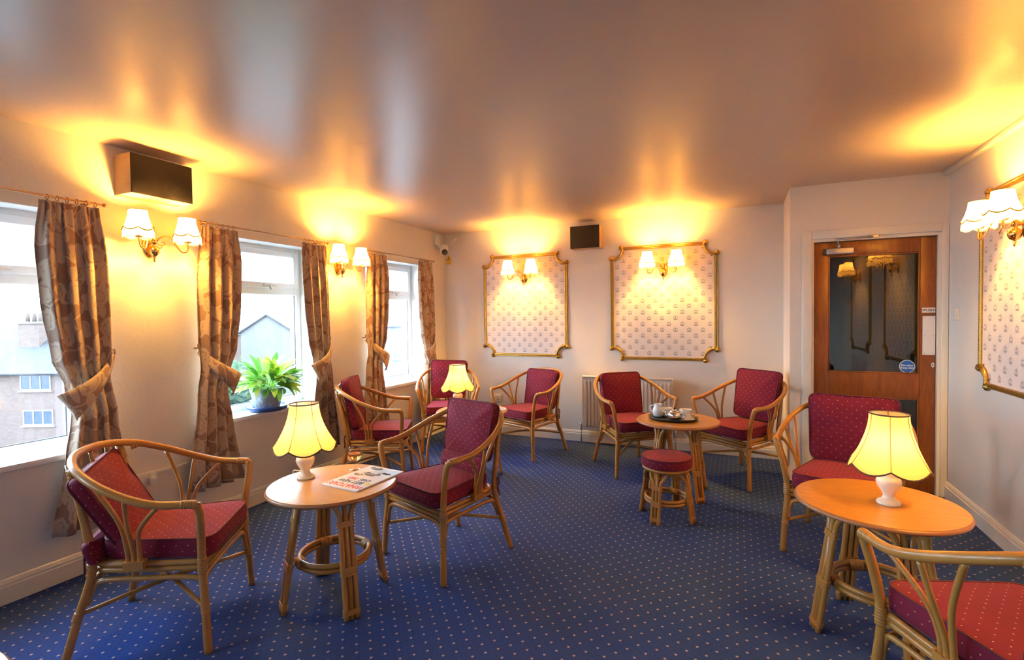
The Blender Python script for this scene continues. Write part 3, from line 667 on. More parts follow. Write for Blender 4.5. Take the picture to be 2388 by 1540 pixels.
# ------------------------------------------------------------------ table lamps
def scallop_shade(r0, r1, h, pan, drop, n_per=8, rows=9, flare=1.9, th=0.0015):
    """panelled, waisted lampshade with a scalloped lower edge; open at both ends; z = 0 at the lower seam points"""
    n = pan*n_per; rings = []
    def prof(t, k):
        x = (k % n_per)/n_per; sc = 4*x*(1-x)
        r = r0 + (r1-r0)*t**flare
        r *= 1 - 0.035*sc*t                        # panels pulled in between the wires
        z = h*(1-t) - drop*sc*t**3
        return r, z
    outer = [[(lambda rz, a: (rz[0]*cos(a), rz[0]*sin(a), rz[1]))(prof(t/rows, k), 2*pi*k/n) for k in range(n)] for t in range(rows+1)]
    inner = [[(x*(1-th/0.1), y*(1-th/0.1), z) for x, y, z in ring] for ring in outer]
    return outer, inner, n
def lamp(loc, label, s=1.0, rot=0.0):
    root = empty('table_lamp', loc, rot, label, 'lamp', 'lit table lamps with scalloped shades')
    root.scale = (s, s, s)
    MB().lathe([(0.0, 0.0), (0.043, 0.0), (0.045, 0.006), (0.040, 0.014), (0.026, 0.022), (0.020, 0.036), (0.026, 0.052), (0.040, 0.074), (0.047, 0.095), (0.042, 0.112), (0.028, 0.124), (0.030, 0.130), (0.022, 0.138), (0.017, 0.155), (0.026, 0.164), (0.020, 0.172), (0.012, 0.178), (0.0, 0.178)], 28).obj('lamp_base', M['ceramic'], root, True)
    MB().lathe([(0.013, 0.176), (0.013, 0.21), (0.010, 0.212)], 12).obj('bulb_holder', M['brass'], root, True)
    MB().lathe([(0.004, 0.21), (0.014, 0.222), (0.024, 0.245), (0.026, 0.262), (0.020, 0.28), (0.004, 0.29)], 16).obj('bulb', M['bulb_big'], root, True)
    z0 = 0.172; h = 0.215
    out, inn, n = scallop_shade(0.071, 0.152, h, 6, 0.028)
    sh = MB().ring_loft(out, cap=False).obj('lamp_shade', M['shade'], root, True, (0, 0, z0))
    MB().tube(out[0], 0.0032, 6, closed=True).obj('shade_trim', M['trim'], sh, True)
    MB().tube(out[-1], 0.0034, 6, closed=True).obj('shade_trim', M['trim'], sh, True)
    for p in range(6): MB().tube([Vector(r[p*8])*1.004 for r in out], 0.0016, 6).obj('shade_seam', M['braid'], sh, True)
    sp = MB(); zc = 0.26
    for a in range(3):
        t = 2*pi*a/3; sp.tube([(0, 0, 0.20), (0.03*cos(t), 0.03*sin(t), 0.23), (0.07*cos(t), 0.07*sin(t), z0+h)], 0.0013, 5)
    sp.obj('shade_carrier', M['brass'], root, True)
    return root
lamp((1.296, 1.905, ZT), 'lit lamp with a cream scalloped shade, beside the magazine', 1.0, 0.82)
lamp((0.985, 3.985, ZT), 'lit lamp with a cream scalloped shade, beside the orange juice', 1.0, 0.53)
lamp((3.925, 2.595, ZT), 'lit lamp with a cream scalloped shade, alone on the honey table', 1.0, 1.40)
MB().tube(spline([(1.268, 1.935, ZT+0.004), (1.235, 1.985, ZT+0.004), (1.205, 1.990, ZT+0.004), (1.178, 1.965, ZT+0.007), (1.152, 1.960, ZT+0.007), (1.145, 1.959, ZT-0.008), (1.145, 1.959, ZT-0.06)], 6), 0.0024, 6).obj('lamp_cord', M['plastic'], bpy.data.objects['table_lamp'], True)
_c = bpy.data.objects['lamp_cord']; _r = _c.parent; _c.matrix_local = (Matrix.Translation((1.296, 1.905, ZT)) @ Matrix.Rotation(0.82, 4, 'Z')).inverted()

# ------------------------------------------------------------------ brass wall lights
def sconce(loc, rz, label):
    """local +y into the room, z = 0 at the middle of the brass ball"""
    root = empty('wall_light', loc, rz, label, 'wall light', 'brass twin wall lights with fringed shades')
    MB().lathe([(0.0, 0), (0.045, 0), (0.048, 0.006), (0.038, 0.014), (0.02, 0.018), (0.0, 0.018)], 20).obj('back_plate', M['brass'], root, True, (0, 0, 0.03), (-pi/2, 0, 0)).scale = (0.9, 1.5, 1)
    body = MB().lathe([(0.0, -0.072), (0.006, -0.066), (0.008, -0.058), (0.004, -0.052), (0.010, -0.044), (0.006, -0.038), (0.022, -0.028), (0.030, -0.010), (0.031, 0.004), (0.026, 0.018), (0.012, 0.028), (0.009, 0.036), (0.016, 0.044), (0.018, 0.060), (0.012, 0.072), (0.008, 0.080), (0.010, 0.086), (0.007, 0.092), (0.010, 0.098), (0.007, 0.104), (0.010, 0.110), (0.006, 0.118), (0.013, 0.130), (0.014, 0.138), (0.008, 0.146), (0.0, 0.150)], 20)
    body.obj('lamp_body', M['brass'], root, True, (0, 0.055, 0))
    MB().tube([(0, 0.0, 0.05), (0, 0.055, 0.05)], 0.009, 8).obj('stem', M['brass'], root, True)
    for s in (-1, 1):
        arm = MB().tube(spline([(s*0.012, 0.058, 0.050), (s*0.022, 0.075, 0.078), (s*0.045, 0.10, 0.092), (s*0.068, 0.125, 0.075), (s*0.088, 0.142, 0.025), (s*0.108, 0.155, -0.005), (s*0.132, 0.162, 0.0), (s*0.142, 0.160, 0.025), (s*0.142, 0.158, 0.062)], 6), 0.0048, 8).obj('arm', M['brass'], root, True)
        MB().tube(spline([(s*0.015, 0.06, 0.045), (s*0.032, 0.075, 0.034), (s*0.048, 0.085, 0.044), (s*0.046, 0.084, 0.056), (s*0.036, 0.078, 0.052)], 5), 0.0026, 6).tube(spline([(s*0.012, 0.06, 0.03), (s*0.026, 0.07, 0.016), (s*0.038, 0.078, 0.024)], 5), 0.0024, 6).obj('scroll', M['brass'], arm, True)
        c = (s*0.142, 0.158)
        MB().lathe([(0.0, 0.055), (0.020, 0.057), (0.027, 0.066), (0.028, 0.069), (0.012, 0.070), (0.011, 0.115), (0.0, 0.116)], 14, (c[0], c[1], 0)).obj('candle_cup', M['ceramic'], root, True)
        MB().lathe([(0.004, 0.120), (0.009, 0.130), (0.014, 0.145), (0.014, 0.167), (0.009, 0.185), (0.002, 0.197)], 12, (c[0], c[1], 0)).obj('bulb', M['bulb'], root, True)
        out, inn, n = scallop_shade(0.046, 0.078, 0.105, 6, 0.016, 6, 7, 1.8)
        sh = MB().ring_loft(out, cap=False).obj('lamp_shade', M['shade'], root, True, (c[0], c[1], 0.107))
        MB().tube(out[0], 0.0022, 6, closed=True).obj('shade_trim', M['braid'], sh, True)
        MB().tube([Vector(p)*1.01 for p in out[-1]], 0.0042, 6, closed=True).obj('shade_trim', M['braid'], sh, True)
        for p in range(6): MB().tube([Vector(r[p*6])*1.004 for r in out], 0.0011, 5).obj('shade_seam', M['braid'], sh, True)
        fr = MB(); nn = len(out[-1]); NF = 150
        for k in range(NF):
            q = k/NF*nn; i = int(q); t = q-i; p = Vector(out[-1][i]).lerp(Vector(out[-1][(i+1) % nn]), t)
            d = 0.043 + 0.002*sin(k*2.3); a = Vector((p.x, p.y, 0)).normalized(); tg = Vector((-a.y, a.x, 0))*0.0013
            fr.add([p+tg, p-tg, p-tg+Vector((0, 0, -d))+a*0.002, p+tg+Vector((0, 0, -d))+a*0.002], [(0, 1, 2, 3)])
        o = fr.obj('fringe', M['fringe'], sh); o['kind'] = 'stuff'
    return root
sconce((0, 1.925, 1.835), -pi/2, 'brass twin wall light below the large wooden speaker')
sconce((0, 3.535, 1.840), -pi/2, 'brass twin wall light between the middle and far windows')
sconce((1.083, YB-0.008, 1.826), pi, 'brass twin wall light on the crown panel nearer the corner')
sconce((2.640, YB-0.008, 1.826), pi, 'brass twin wall light on the crown panel above the radiator')
sconce((XR-0.008, 3.60, 1.812), pi/2, 'brass twin wall light on the right wall, cut by the picture edge')
sconce((XR-0.008, 1.95, 1.812), pi/2, 'brass twin wall light seen only mirrored in the door glass')

# ------------------------------------------------------------------ gilt crown panels
def crown_ink(x, z, s, mb):
    def pl(pts): mb.add([(x+p[0]*s, 0, z+p[1]*s) for p in pts], [tuple(range(len(pts)))])
    pl([(-.34, -.5), (.34, -.5), (.40, -.40), (-.40, -.40)]); pl([(-.42, -.36), (.42, -.36), (.46, -.25), (-.46, -.25)])
    for sx in (-1, 1):                     # the two arches
        prev = None
        for k in range(9):
            a = -0.9 + k*(3.3/8); c = (sx*0.20, 0.0); p = (c[0]+sx*0.24*cos(a), c[1]+0.29*sin(a)); q = (c[0]+sx*0.15*cos(a), c[1]+0.20*sin(a))
            if prev: pl([prev[0], p, q, prev[1]])
            prev = (p, q)
    pl([(-.05, -.25), (.05, -.25), (.04, .26), (-.04, .26)])
    pl([(-.03, .26), (.03, .26), (.03, .5), (-.03, .5)]); pl([(-.10, .35), (.10, .35), (.10, .42), (-.10, .42)])
def crown_panel(loc, rz, W_, Hh, label, cut=0.108):
    """local +y into the room; origin at the lower middle of the panel, on the wall"""
    root = empty('crown_panel', loc, rz, label, 'wall panel', 'gilt framed crown wallpaper panels')
    hw = W_/2; d = 0.006
    pts = []
    for cx, cz, a0 in ((hw, 0, 180), (hw, Hh, 270), (-hw, Hh, 0), (-hw, 0, 90)):
        seq = range(10, -1, -1)
        for k in seq: a = radians(a0 - 90 + 90*k/10 + 0); pts.append((cx+cut*cos(a), cz+cut*sin(a)))
    mb = MB(); n = len(pts); mb.add([(x, 0.0, z) for x, z in pts]+[(x, d, z) for x, z in pts], [tuple(range(n)), tuple(range(2*n-1, n-1, -1))]+[(i, (i+1) % n, n+(i+1) % n, n+i) for i in range(n)])
    pap = mb.obj('wallpaper', M['wallpaper'], root)
    ink = MB(); r = 0; z = 0.055
    while z < Hh-0.03:
        off = 0.066 if r % 2 else 0.0; k0 = int(hw/0.132)+1
        for k in range(-k0, k0+1):
            x = k*0.132 + off
            if abs(x) > hw-0.012: continue
            if min(sqrt((abs(x)-hw)**2+(z)**2), sqrt((abs(x)-hw)**2+(z-Hh)**2)) < cut+0.018: continue
            crown_ink(x, z, 0.046, ink)
        z += 0.061; r += 1
    o = ink.obj('crown_print', M['inkgrey'], pap); o.location = (0, d+0.0008, 0); o['kind'] = 'stuff'
    # mouldings: half-round with beading
    def mould(p, q, name):
        p = Vector((p[0], 0.006, p[1])); q = Vector((q[0], 0.006, q[1])); L_ = (q-p).length; t = (q-p)/L_; s = Vector((-t.z, 0, t.x))
        prof = [(-0.017, -0.006), (-0.017, 0.006), (-0.012, 0.012), (-0.004, 0.010), (0.003, 0.017), (0.012, 0.016), (0.017, 0.008), (0.017, -0.006)]
        rings = [[c + s*a + Vector((0, 1, 0))*b for a, b in prof] for c in (p, q)]
        o = MB().ring_loft(rings).obj(name, M['gold'], root, False)
        bd = MB(); k = int(L_/0.018)
        for i in range(k):
            c = p.lerp(q, (i+0.5)/k) + Vector((0, 0.012, 0)) - s*0.004
            bd.add([c-t*0.006, c+s*0.005, c+t*0.006, c-s*0.005, c+Vector((0, 0.006, 0))], [(0, 1, 4), (1, 2, 4), (2, 3, 4), (3, 0, 4)])
        b_ = bd.obj('beading', M['gold'], o); b_['kind'] = 'stuff'
    e = 0.004
    mould((-hw+cut, -e), (hw-cut, -e), 'moulding'); mould((hw-cut, Hh+e), (-hw+cut, Hh+e), 'moulding'); mould((hw+e, cut), (hw+e, Hh-cut), 'moulding'); mould((-hw-e, Hh-cut), (-hw-e, cut), 'moulding')
    for cx, cz, sx, sz in ((hw, 0, -1, 1), (hw, Hh, -1, -1), (-hw, Hh, 1, -1), (-hw, 0, 1, 1)):
        arc = [(cx+sx*cut*cos(radians(a)), 0.0185, cz+sz*cut*sin(radians(a))) for a in range(0, 91, 10)]
        co = MB().tube(arc, [0.017, 0.014, 0.012, 0.013, 0.015, 0.017, 0.015, 0.013, 0.013, 0.016], 8).obj('corner_scroll', M['gold'], root, True)
        for a in (18, 72):
            link('leaf_bud', MB().lathe([(0.0, -0.007), (0.006, -0.003), (0.007, 0.003), (0.0, 0.008)], 8).mesh('leaf_bud', M['gold'], True), None, co, (cx+sx*(cut+0.018)*cos(radians(a)), 0.012, cz+sz*(cut+0.018)*sin(radians(a))))
        for (x, z) in ((cx+sx*(cut-0.012), cz-sz*0.014), (cx-sx*0.014, cz+sz*(cut-0.012))):
            link('rosette', MB().lathe([(0.0, 0.0), (0.024, 0.0), (0.026, 0.012), (0.021, 0.022), (0.013, 0.023), (0.010, 0.031), (0.0, 0.033)], 14).mesh('rosette', M['gold'], True), None, root, (x, 0, z), (-pi/2, 0, 0))
    return root
crown_panel((1.074, YB-0.0015, 0.955), pi, 1.008, 1.140, 'gilt framed crown wallpaper panel nearer the corner camera')
crown_panel((2.622, YB-0.0015, 0.945), pi, 1.030, 1.155, 'gilt framed crown wallpaper panel above the radiator')
crown_panel((XR-0.0015, 3.640, 0.935), pi/2, 1.020, 1.180, 'gilt framed crown wallpaper panel on the right wall beside the door')
crown_panel((XR-0.0015, 1.95, 0.935), pi/2, 1.020, 1.180, 'gilt framed crown wallpaper panel seen only mirrored in the door glass')

# ------------------------------------------------------------------ loudspeakers, security camera, sockets, radiator
def speaker(loc, rz, w_, h_, d_, label):
    root = empty('loudspeaker', loc, rz, label, 'speaker', 'wooden box loudspeakers')
    t = 0.016
    for nm, p, q in (('side_panel', (-w_/2, 0, 0), (-w_/2+t, d_-0.008, h_)), ('side_panel', (w_/2-t, 0, 0), (w_/2, d_-0.008, h_)), ('bottom_panel', (-w_/2+t, 0, 0), (w_/2-t, d_-0.008, t)), ('top_panel', (-w_/2+t, 0, h_-t), (w_/2-t, d_-0.008, h_)), ('back_panel', (-w_/2+t, 0, t), (w_/2-t, 0.012, h_-t))):
        bobj(nm, p, q, M['box_wood'], root, 0.002)
    bobj('speaker_grille', (-w_/2+0.001, d_-0.012, 0.001), (w_/2-0.001, d_, h_-0.001), M['grille'], root, 0.004)
    return root
speaker((0, 1.925, 2.142), -pi/2, 0.356, 0.232, 0.170, 'wooden loudspeaker with black grille above the window-side wall light')
speaker((1.842, YB, 2.122), pi, 0.322, 0.240, 0.150, 'wooden loudspeaker with black grille high between the crown panels')

cc = empty('security_camera', (0.0, 5.17, 2.33), 0, 'white security camera with aerials in the far ceiling corner', 'camera')
bobj('junction_box', (0, -0.03, -0.055), (0.035, 0.07, 0.065), M['plastic'], cc, 0.006)
MB().tube(spline([(0.03, 0.02, -0.05), (0.05, 0.02, -0.09), (0.09, 0.02, -0.10)], 5), 0.014, 10).obj('bracket', M['plastic'], cc, True)
MB().lathe([(0.0, 0.062), (0.030, 0.060), (0.044, 0.045), (0.048, 0.02), (0.048, -0.03), (0.040, -0.055), (0.022, -0.068), (0.0, -0.07)], 24).obj('camera_head', M['plastic'], cc, True, (0.115, 0.02, -0.115))
f_ = Vector((0.62, -0.74, -0.25)).normalized(); q_ = f_.to_track_quat('Z', 'Y')
ln = MB().lathe([(0.036, 0.0), (0.036, 0.030), (0.030, 0.034), (0.0, 0.036)], 20).obj('lens_disc', M['black'], cc, True); ln.matrix_local = Matrix.Translation(Vector((0.115, 0.02, -0.14))+f_*0.028) @ q_.to_matrix().to_4x4()
MB().lathe([(0.012, 0.035), (0.010, 0.041), (0.0, 0.042)], 14).obj('lens', M['far_window'], ln, True)
MB().tube([(0.085, 0.0, -0.11), (0.04, -0.13, 0.06)], 0.007, 8).obj('aerial', M['plastic'], cc, True); MB().tube([(0.13, 0.05, -0.08), (0.24, 0.10, 0.02)], 0.007, 8).obj('aerial', M['plastic'], cc, True)
sg = empty('warning_sign', (0.062, YB, 2.055), pi, 'small yellow warning sign under the security camera', 'sign')
MB().add([(-0.035, 0, 0), (0.035, 0, 0), (0.035, 0, 0.065), (0.0, 0, 0.13), (-0.035, 0, 0.065)]+[(x, 0.003, z) for x, z in ((-0.035, 0), (0.035, 0), (0.035, 0.065), (0, 0.13), (-0.035, 0.065))], [(0, 1, 2, 3, 4), (9, 8, 7, 6, 5), (0, 1, 6, 5), (1, 2, 7, 6), (2, 3, 8, 7), (3, 4, 9, 8), (4, 0, 5, 9)]).obj('plate', M['yellow'], sg)
MB().box((-0.030, 0.003, 0.062), (0.030, 0.0036, 0.067)).box((-0.026, 0.003, 0.008), (0.026, 0.0036, 0.012)).box((-0.026, 0.003, 0.03), (0.022, 0.0036, 0.034)).box((-0.024, 0.003, 0.046), (0.026, 0.0036, 0.05)).box((-0.009, 0.003, 0.08), (0.010, 0.0036, 0.092)).obj('print', M['ink'], sg)

def socket(loc, rz, w_, label, name='wall_socket', cat='socket', plug=False):
    root = empty(name, loc, rz, label, cat)
    bobj('face_plate', (-w_/2, 0, -0.043), (w_/2, 0.022, 0.043), M['plastic'], root, 0.004)
    n = 2 if w_ > 0.1 else 1
    for i in range(n):
        x = (i-(n-1)/2)*w_/2
        if name == 'light_switch': bobj('rocker', (-0.012, 0.022, -0.018), (0.012, 0.027, 0.018), M['plastic'], root, 0.002)
        else:
            bobj('switch', (x-0.006, 0.022, 0.018), (x+0.006, 0.026, 0.036), M['plastic'], root, 0.001); MB().box((x-0.003, 0.022, 0.002), (x+0.003, 0.0225, 0.012)).box((x-0.014, 0.022, -0.018), (x-0.008, 0.0225, -0.010)).box((x+0.008, 0.022, -0.018), (x+0.014, 0.0225, -0.010)).obj('pin_holes', M['black'], root)
    if plug: bobj('plug', (-0.062, 0.022, -0.035), (-0.018, 0.055, 0.012), M['plastic'], root, 0.008)
    return root
socket((0.69, YB, 0.427), pi, 0.146, 'double wall socket behind the armchair below the crown panel')
socket((0.905, YB, 0.430), pi, 0.060, 'single aerial socket right of the double socket')
socket((0, 1.845, 0.425), -pi/2, 0.146, 'double wall socket low on the window wall, behind the slumped cushion', plug=True)
bobj('cable_trunking', (0, 1.92, 0.445), (0.016, 2.12, 0.462), M['gloss'], None, 0.003); tag(bpy.data.objects['cable_trunking'], 'short cream cable trunking beside the window-wall socket', 'trunking')
socket((XR, 4.570, 1.375), pi/2, 0.086, 'white light switch between the door and the right crown panel', 'light_switch', 'switch')

rd = empty('radiator', (2.258, YB-0.0015, 0.0), pi, 'cream ribbed panel radiator under the right crown panel', 'radiator')
hw = 0.475
pr = MB(); n = 24; prof = [(-hw, 0.085)]
for i in range(n):
    x0 = -hw + 0.02 + i*(2*hw-0.04)/n; s_ = (2*hw-0.04)/n
    prof += [(x0, 0.085), (x0+s_*0.14, 0.085), (x0+s_*0.30, 0.098), (x0+s_*0.70, 0.098), (x0+s_*0.86, 0.085)]
prof += [(hw, 0.085)]
rings = [[(x, y-dy, z) for x, y in prof] for z, dy in ((0.150, 0.006), (0.185, 0.006), (0.20, 0.0), (0.68, 0.0), (0.695, 0.006), (0.728, 0.006))]
# flat borders above and below the ribs
rings[0] = [(x, 0.085, 0.150) for x, y in prof]; rings[1] = [(x, 0.085, 0.180) for x, y in prof]; rings[4] = [(x, 0.085, 0.698) for x, y in prof]; rings[5] = [(x, 0.085, 0.728) for x, y in prof]
pr.ring_loft(rings, cyc=False, cap=False).obj('rib_panel', M['radiator'], rd)
bobj('back_shell', (-hw, 0.045, 0.150), (hw, 0.080, 0.728), M['radiator'], rd, 0.006); bobj('top_grille', (-hw, 0.042, 0.728), (hw, 0.100, 0.742), M['radiator'], rd, 0.003)
for x in (-0.35, 0.35): bobj('wall_bracket', (x-0.02, 0, 0.2), (x+0.02, 0.045, 0.66), M['radiator'], rd)
for s in (-1, 1):
    vv = MB().tube([(s*(hw+0.022), 0.062, 0.0), (s*(hw+0.022), 0.062, 0.15)], 0.0075, 8).tube([(s*hw, 0.062, 0.175), (s*(hw+0.03), 0.062, 0.175)], 0.009, 8).lathe([(0.012, 0.14), (0.014, 0.16), (0.011, 0.19)], 10, (s*(hw+0.022), 0.062, 0))
    v_ = vv.obj('valve_pipe', M['alu'], rd, True); MB().lathe([(0.013, 0.19), (0.015, 0.20), (0.013, 0.225), (0.0, 0.228)], 12, (s*(hw+0.022), 0.062, 0)).obj('valve_cap', M['plastic'], v_, True)

# ------------------------------------------------------------------ curtains and rods
def curtain(yh, s, label, seed, top=(0.035, 0.295)):
    """yh hook position along the wall; s = +1 when the window lies toward +y"""
    rnd = random.Random(seed)
    root = empty('curtain', (0, yh, 0), 0, label, 'curtain', 'floral tie-back curtains')
    zs = [2.032, 2.022, 2.0, 1.97, 1.93, 1.88, 1.8, 1.7, 1.6, 1.5, 1.4, 1.32, 1.25, 1.19, 1.13, 1.08, 1.03, 0.97, 0.90, 0.82, 0.72, 0.6, 0.5, 0.4, 0.32, 0.27]
    def lerp_tab(tab, z):
        for (z1, v1), (z0, v0) in zip(tab, tab[1:]):
            if z >= z0: t = (z-z0)/(z1-z0); t = t*t*(3-2*t); return v0+(v1-v0)*t
        return tab[-1][1]
    outer = [(2.06, top[0]), (1.7, 0.005), (1.25, 0.0), (1.10, 0.010), (0.9, -0.015), (0.27, -0.085)]
    inner = [(2.06, top[1]), (1.8, top[1]+0.02), (1.5, top[1]+0.005), (1.22, 0.265), (1.05, 0.215), (0.92, 0.185), (0.6, 0.225), (0.27, 0.285)]
    nf = 5.0; nu = 60; ph = rnd.uniform(0, 0.6)
    V = []; UV_ = []; F = []; cloth_w = 0.62
    for iz, z in enumerate(zs):
        o_, i_ = lerp_tab(outer, z), lerp_tab(inner, z)
        squeeze = lerp_tab([(2.06, 0.0), (1.9, 0.5), (1.5, 0.8), (1.2, 1.0), (1.05, 1.0), (0.8, 0.8), (0.27, 0.6)], z)
        amp = lerp_tab([(2.06, 0.014), (1.96, 0.016), (1.85, 0.026), (1.5, 0.029), (1.2, 0.026), (1.06, 0.014), (0.9, 0.028), (0.27, 0.040)], z)
        for k in range(nu+1):
            u = k/nu
            fine = sin(2*pi*(u*nf*2.4)+ph)*lerp_tab([(2.06, 1.0), (1.95, 0.9), (1.86, 0.15), (1.7, 0.0), (0.27, 0.0)], z)
            wide = sin(2*pi*(u*nf*0.72+0.04*sin(z*3+seed))+ph*3+seed)*(1-0.9*max(0, (z-1.86)/0.2)) if z > 1.86 else sin(2*pi*(u*nf*0.72+0.04*sin(z*3+seed))+ph*3+seed)
            x = 0.088 + amp*(0.75*wide + 0.55*fine) + 0.012*squeeze*(1-(2*u-1)**2)
            x = max(x, 0.046)
            y = o_ + (i_-o_)*(u + 0.035*sin(2*pi*u*nf*0.72*2+ph)*(1-abs(2*u-1)))
            V.append((x, s*y, z)); UV_.append((u*cloth_w + seed*0.37, z + seed*0.21))
    n = nu+1
    for r in range(len(zs)-1):
        for k in range(nu): F.append((r*n+k, r*n+k+1, (r+1)*n+k+1, (r+1)*n+k) if s < 0 else (r*n+k, (r+1)*n+k, (r+1)*n+k+1, r*n+k+1))
    def fin(name, V, UV_, F, th, par):
        me = bpy.data.meshes.new(name); me.from_pydata(V, [], F); me.update(); ul = me.uv_layers.new(name='UVMap')
        for lp in me.loops: ul.data[lp.index].uv = UV_[lp.vertex_index]
        me.polygons.foreach_set('use_smooth', [True]*len(me.polygons)); me.materials.append(M['curtain'])
        o = link(name, me, None, par); md = o.modifiers.new('thickness', 'SOLIDIFY'); md.thickness = th; md.offset = 0; return o
    fin('drape', V, UV_, F, 0.004, root)
    # tie-back: a stiff band sweeping from the hook down round the drape, with a pointed front end
    V = []; UV_ = []; F = []; ns = 16
    hk = 0.036*s
    P0 = [(0.030, hk-0.006, 1.205), (0.090, 0.030+hk*0.5, 1.165), (0.150, 0.095, 1.105), (0.162, 0.175, 1.055), (0.148, 0.240, 1.022), (0.128, 0.272, 1.005)]
    path = spline(P0, 3)
    for i, p in enumerate(path):
        t = i/(len(path)-1); hw_ = 0.012 + 0.058*min(1, t*1.25); 
        dn = Vector((0.0, -0.45*t, -1)).normalized() if t > 0.2 else Vector((0, -0.15, -1)).normalized()
        tip = max(0, (t-0.80)/0.20)
        a_ = p + Vector((0, 0, 0.015)); b2 = p + dn*hw_*2
        b2 = b2 + Vector((0, -0.03*tip, 0.0))
        for q in range(5):
            c_ = a_.lerp(b2, q/4); V.append((c_.x + 0.008*sin(pi*q/4), s*c_.y, c_.z)); UV_.append((t*0.4+seed, q*0.03))
    for i in range(len(path)-1):
        for q in range(4): F.append((i*5+q, i*5+q+1, (i+1)*5+q+1, (i+1)*5+q))
    fin('tie_back', V, UV_, F, 0.006, root)
    MB().tube(spline([(0.0, hk-0.012, 1.215), (0.03, hk-0.012, 1.215), (0.036, hk-0.010, 1.225), (0.034, hk-0.008, 1.242)], 4), 0.006, 8).obj('tie_hook', M['rod'], root, True).scale = (1, s, 1)
    return root
curtain(1.655, -1, 'floral taupe curtain right of the nearest window', 1)
curtain(2.170, 1, 'floral taupe curtain left of the window with the plant', 2)
curtain(3.348, -1, 'floral taupe curtain right of the window with the plant', 3)
curtain(3.830, 1, 'floral taupe curtain left of the farthest window', 4)
curtain(4.990, -1, 'floral taupe curtain right of the farthest window', 5)
def rod(y0, y1, label, rings):
    root = empty('curtain_rod', (0.09, (y0+y1)/2, 2.055), 0, label, 'curtain rod', 'thin curtain rods'); h_ = (y1-y0)/2
    MB().tube([(0, -h_, 0), (0, h_, 0)], 0.0055, 8).obj('pole', M['rod'], root, True)
    for s in (-1, 1):
        MB().lathe([(0.0, -0.012), (0.008, -0.009), (0.012, 0.0), (0.008, 0.009), (0.0, 0.012)], 12).obj('finial', M['rod'], root, True, (0, s*(h_+0.008), 0), (pi/2, 0, 0))
        MB().tube([(-0.09, s*(h_-0.05), 0), (0.0, s*(h_-0.05), 0)], 0.0045, 8).lathe([(0.014, -0.004), (0.014, 0.004)], 10, (-0.086, s*(h_-0.05), 0)).obj('bracket', M['rod'], root, True)
    rg = MB().tube([(cos(t)*0.014, 0, sin(t)*0.014-0.006) for t in [2*pi*k/14 for k in range(14)]], 0.0022, 6, closed=True).mesh('curtain_ring', M['rod'], True)
    for a, b_, n_ in rings:
        for k in range(n_): link('curtain_ring', rg, None, root, (0, a+(b_-a)*(k+0.5)/n_-(y0+y1)/2, 0))
rod(0.55, 1.640, 'thin bronze curtain rod over the nearest window', [(1.37, 1.625, 6)])
rod(2.205, 3.325, 'thin bronze curtain rod over the window with the plant', [(2.215, 2.46, 6), (3.06, 3.31, 6)])
rod(3.860, 4.985, 'thin bronze curtain rod over the farthest window', [(3.87, 4.12, 6), (4.70, 4.96, 6)])

# ------------------------------------------------------------------ potted plant on the sill
pz = WZ0+0.004
sau = MB().lathe([(0.0, 0.0), (0.105, 0.0), (0.138, 0.012), (0.146, 0.036), (0.140, 0.040), (0.130, 0.016), (0.10, 0.008), (0.0, 0.008)], 40).obj('plant_saucer', M['saucer'], None, True, (-0.008, 2.765, pz))
tag(sau, 'dark blue glazed saucer under the plant pot on the sill', 'saucer')
pl = empty('potted_plant', (-0.012, 2.765, pz+0.0085), 0, 'leafy green plant in a grey-blue glazed pot on the window sill', 'plant')
MB().lathe([(0.0, 0.0), (0.078, 0.0), (0.086, 0.01), (0.110, 0.10), (0.120, 0.150), (0.125, 0.156), (0.123, 0.168), (0.114, 0.166), (0.109, 0.150), (0.0, 0.150)], 36).obj('pot', M['glaze'], pl, True, sharp=50)
MB().lathe([(0.0, 0.151), (0.094, 0.151), (0.07, 0.158), (0.0, 0.162)], 20).obj('soil', M['soil'], pl, True)
def leaf_mesh(name, mat, bend, wdt):
    mb = MB(); nn = 7; rows = []
    for i in range(nn+1):
        t = i/nn; a = bend*t; r = 1.0
        x = sin(a)/max(bend, 1e-3) if bend > 0.01 else t; z = (1-cos(a))/max(bend, 1e-3)
        z = -z; x_ = x
        w_ = wdt*sin(pi*min(1, max(0.0, (t-0.30)/0.70)))**0.8 if t > 0.30 else 0.0
        w_ = max(w_, 0.006)
        f = 0.25*w_
        mb.v += [(x_, -w_, z+f), (x_, 0, z), (x_, w_, z+f)]
    for i in range(nn):
        for q in range(2): mb.f.append((i*3+q, i*3+q+1, (i+1)*3+q+1, (i+1)*3+q))
    return mb.mesh(name, mat, True)
LV = [leaf_mesh('leaf', M['leaf'][k % 3], bnd, wd) for k, (bnd, wd) in enumerate(((0.9, 0.095), (1.3, 0.10), (0.6, 0.085), (1.7, 0.10), (0.8, 0.10), (1.4, 0.08)))]
rnd = random.Random(11)
for k in range(170):
    az = rnd.uniform(0, 2*pi); el = rnd.uniform(0.40, 1.48)
    ln_ = rnd.uniform(0.19, 0.27)+0.12*max(0, el-0.7)
    if cos(az) < -0.2: ln_ *= 0.75                    # keep clear of the pane
    o = link('leaf', LV[rnd.randrange(6)], None, pl, (0.05*cos(az+0.5), 0.05*sin(az+0.5), 0.155+rnd.uniform(0, 0.03)), (rnd.uniform(-0.9, 0.9), -el, az), (ln_,)*3)

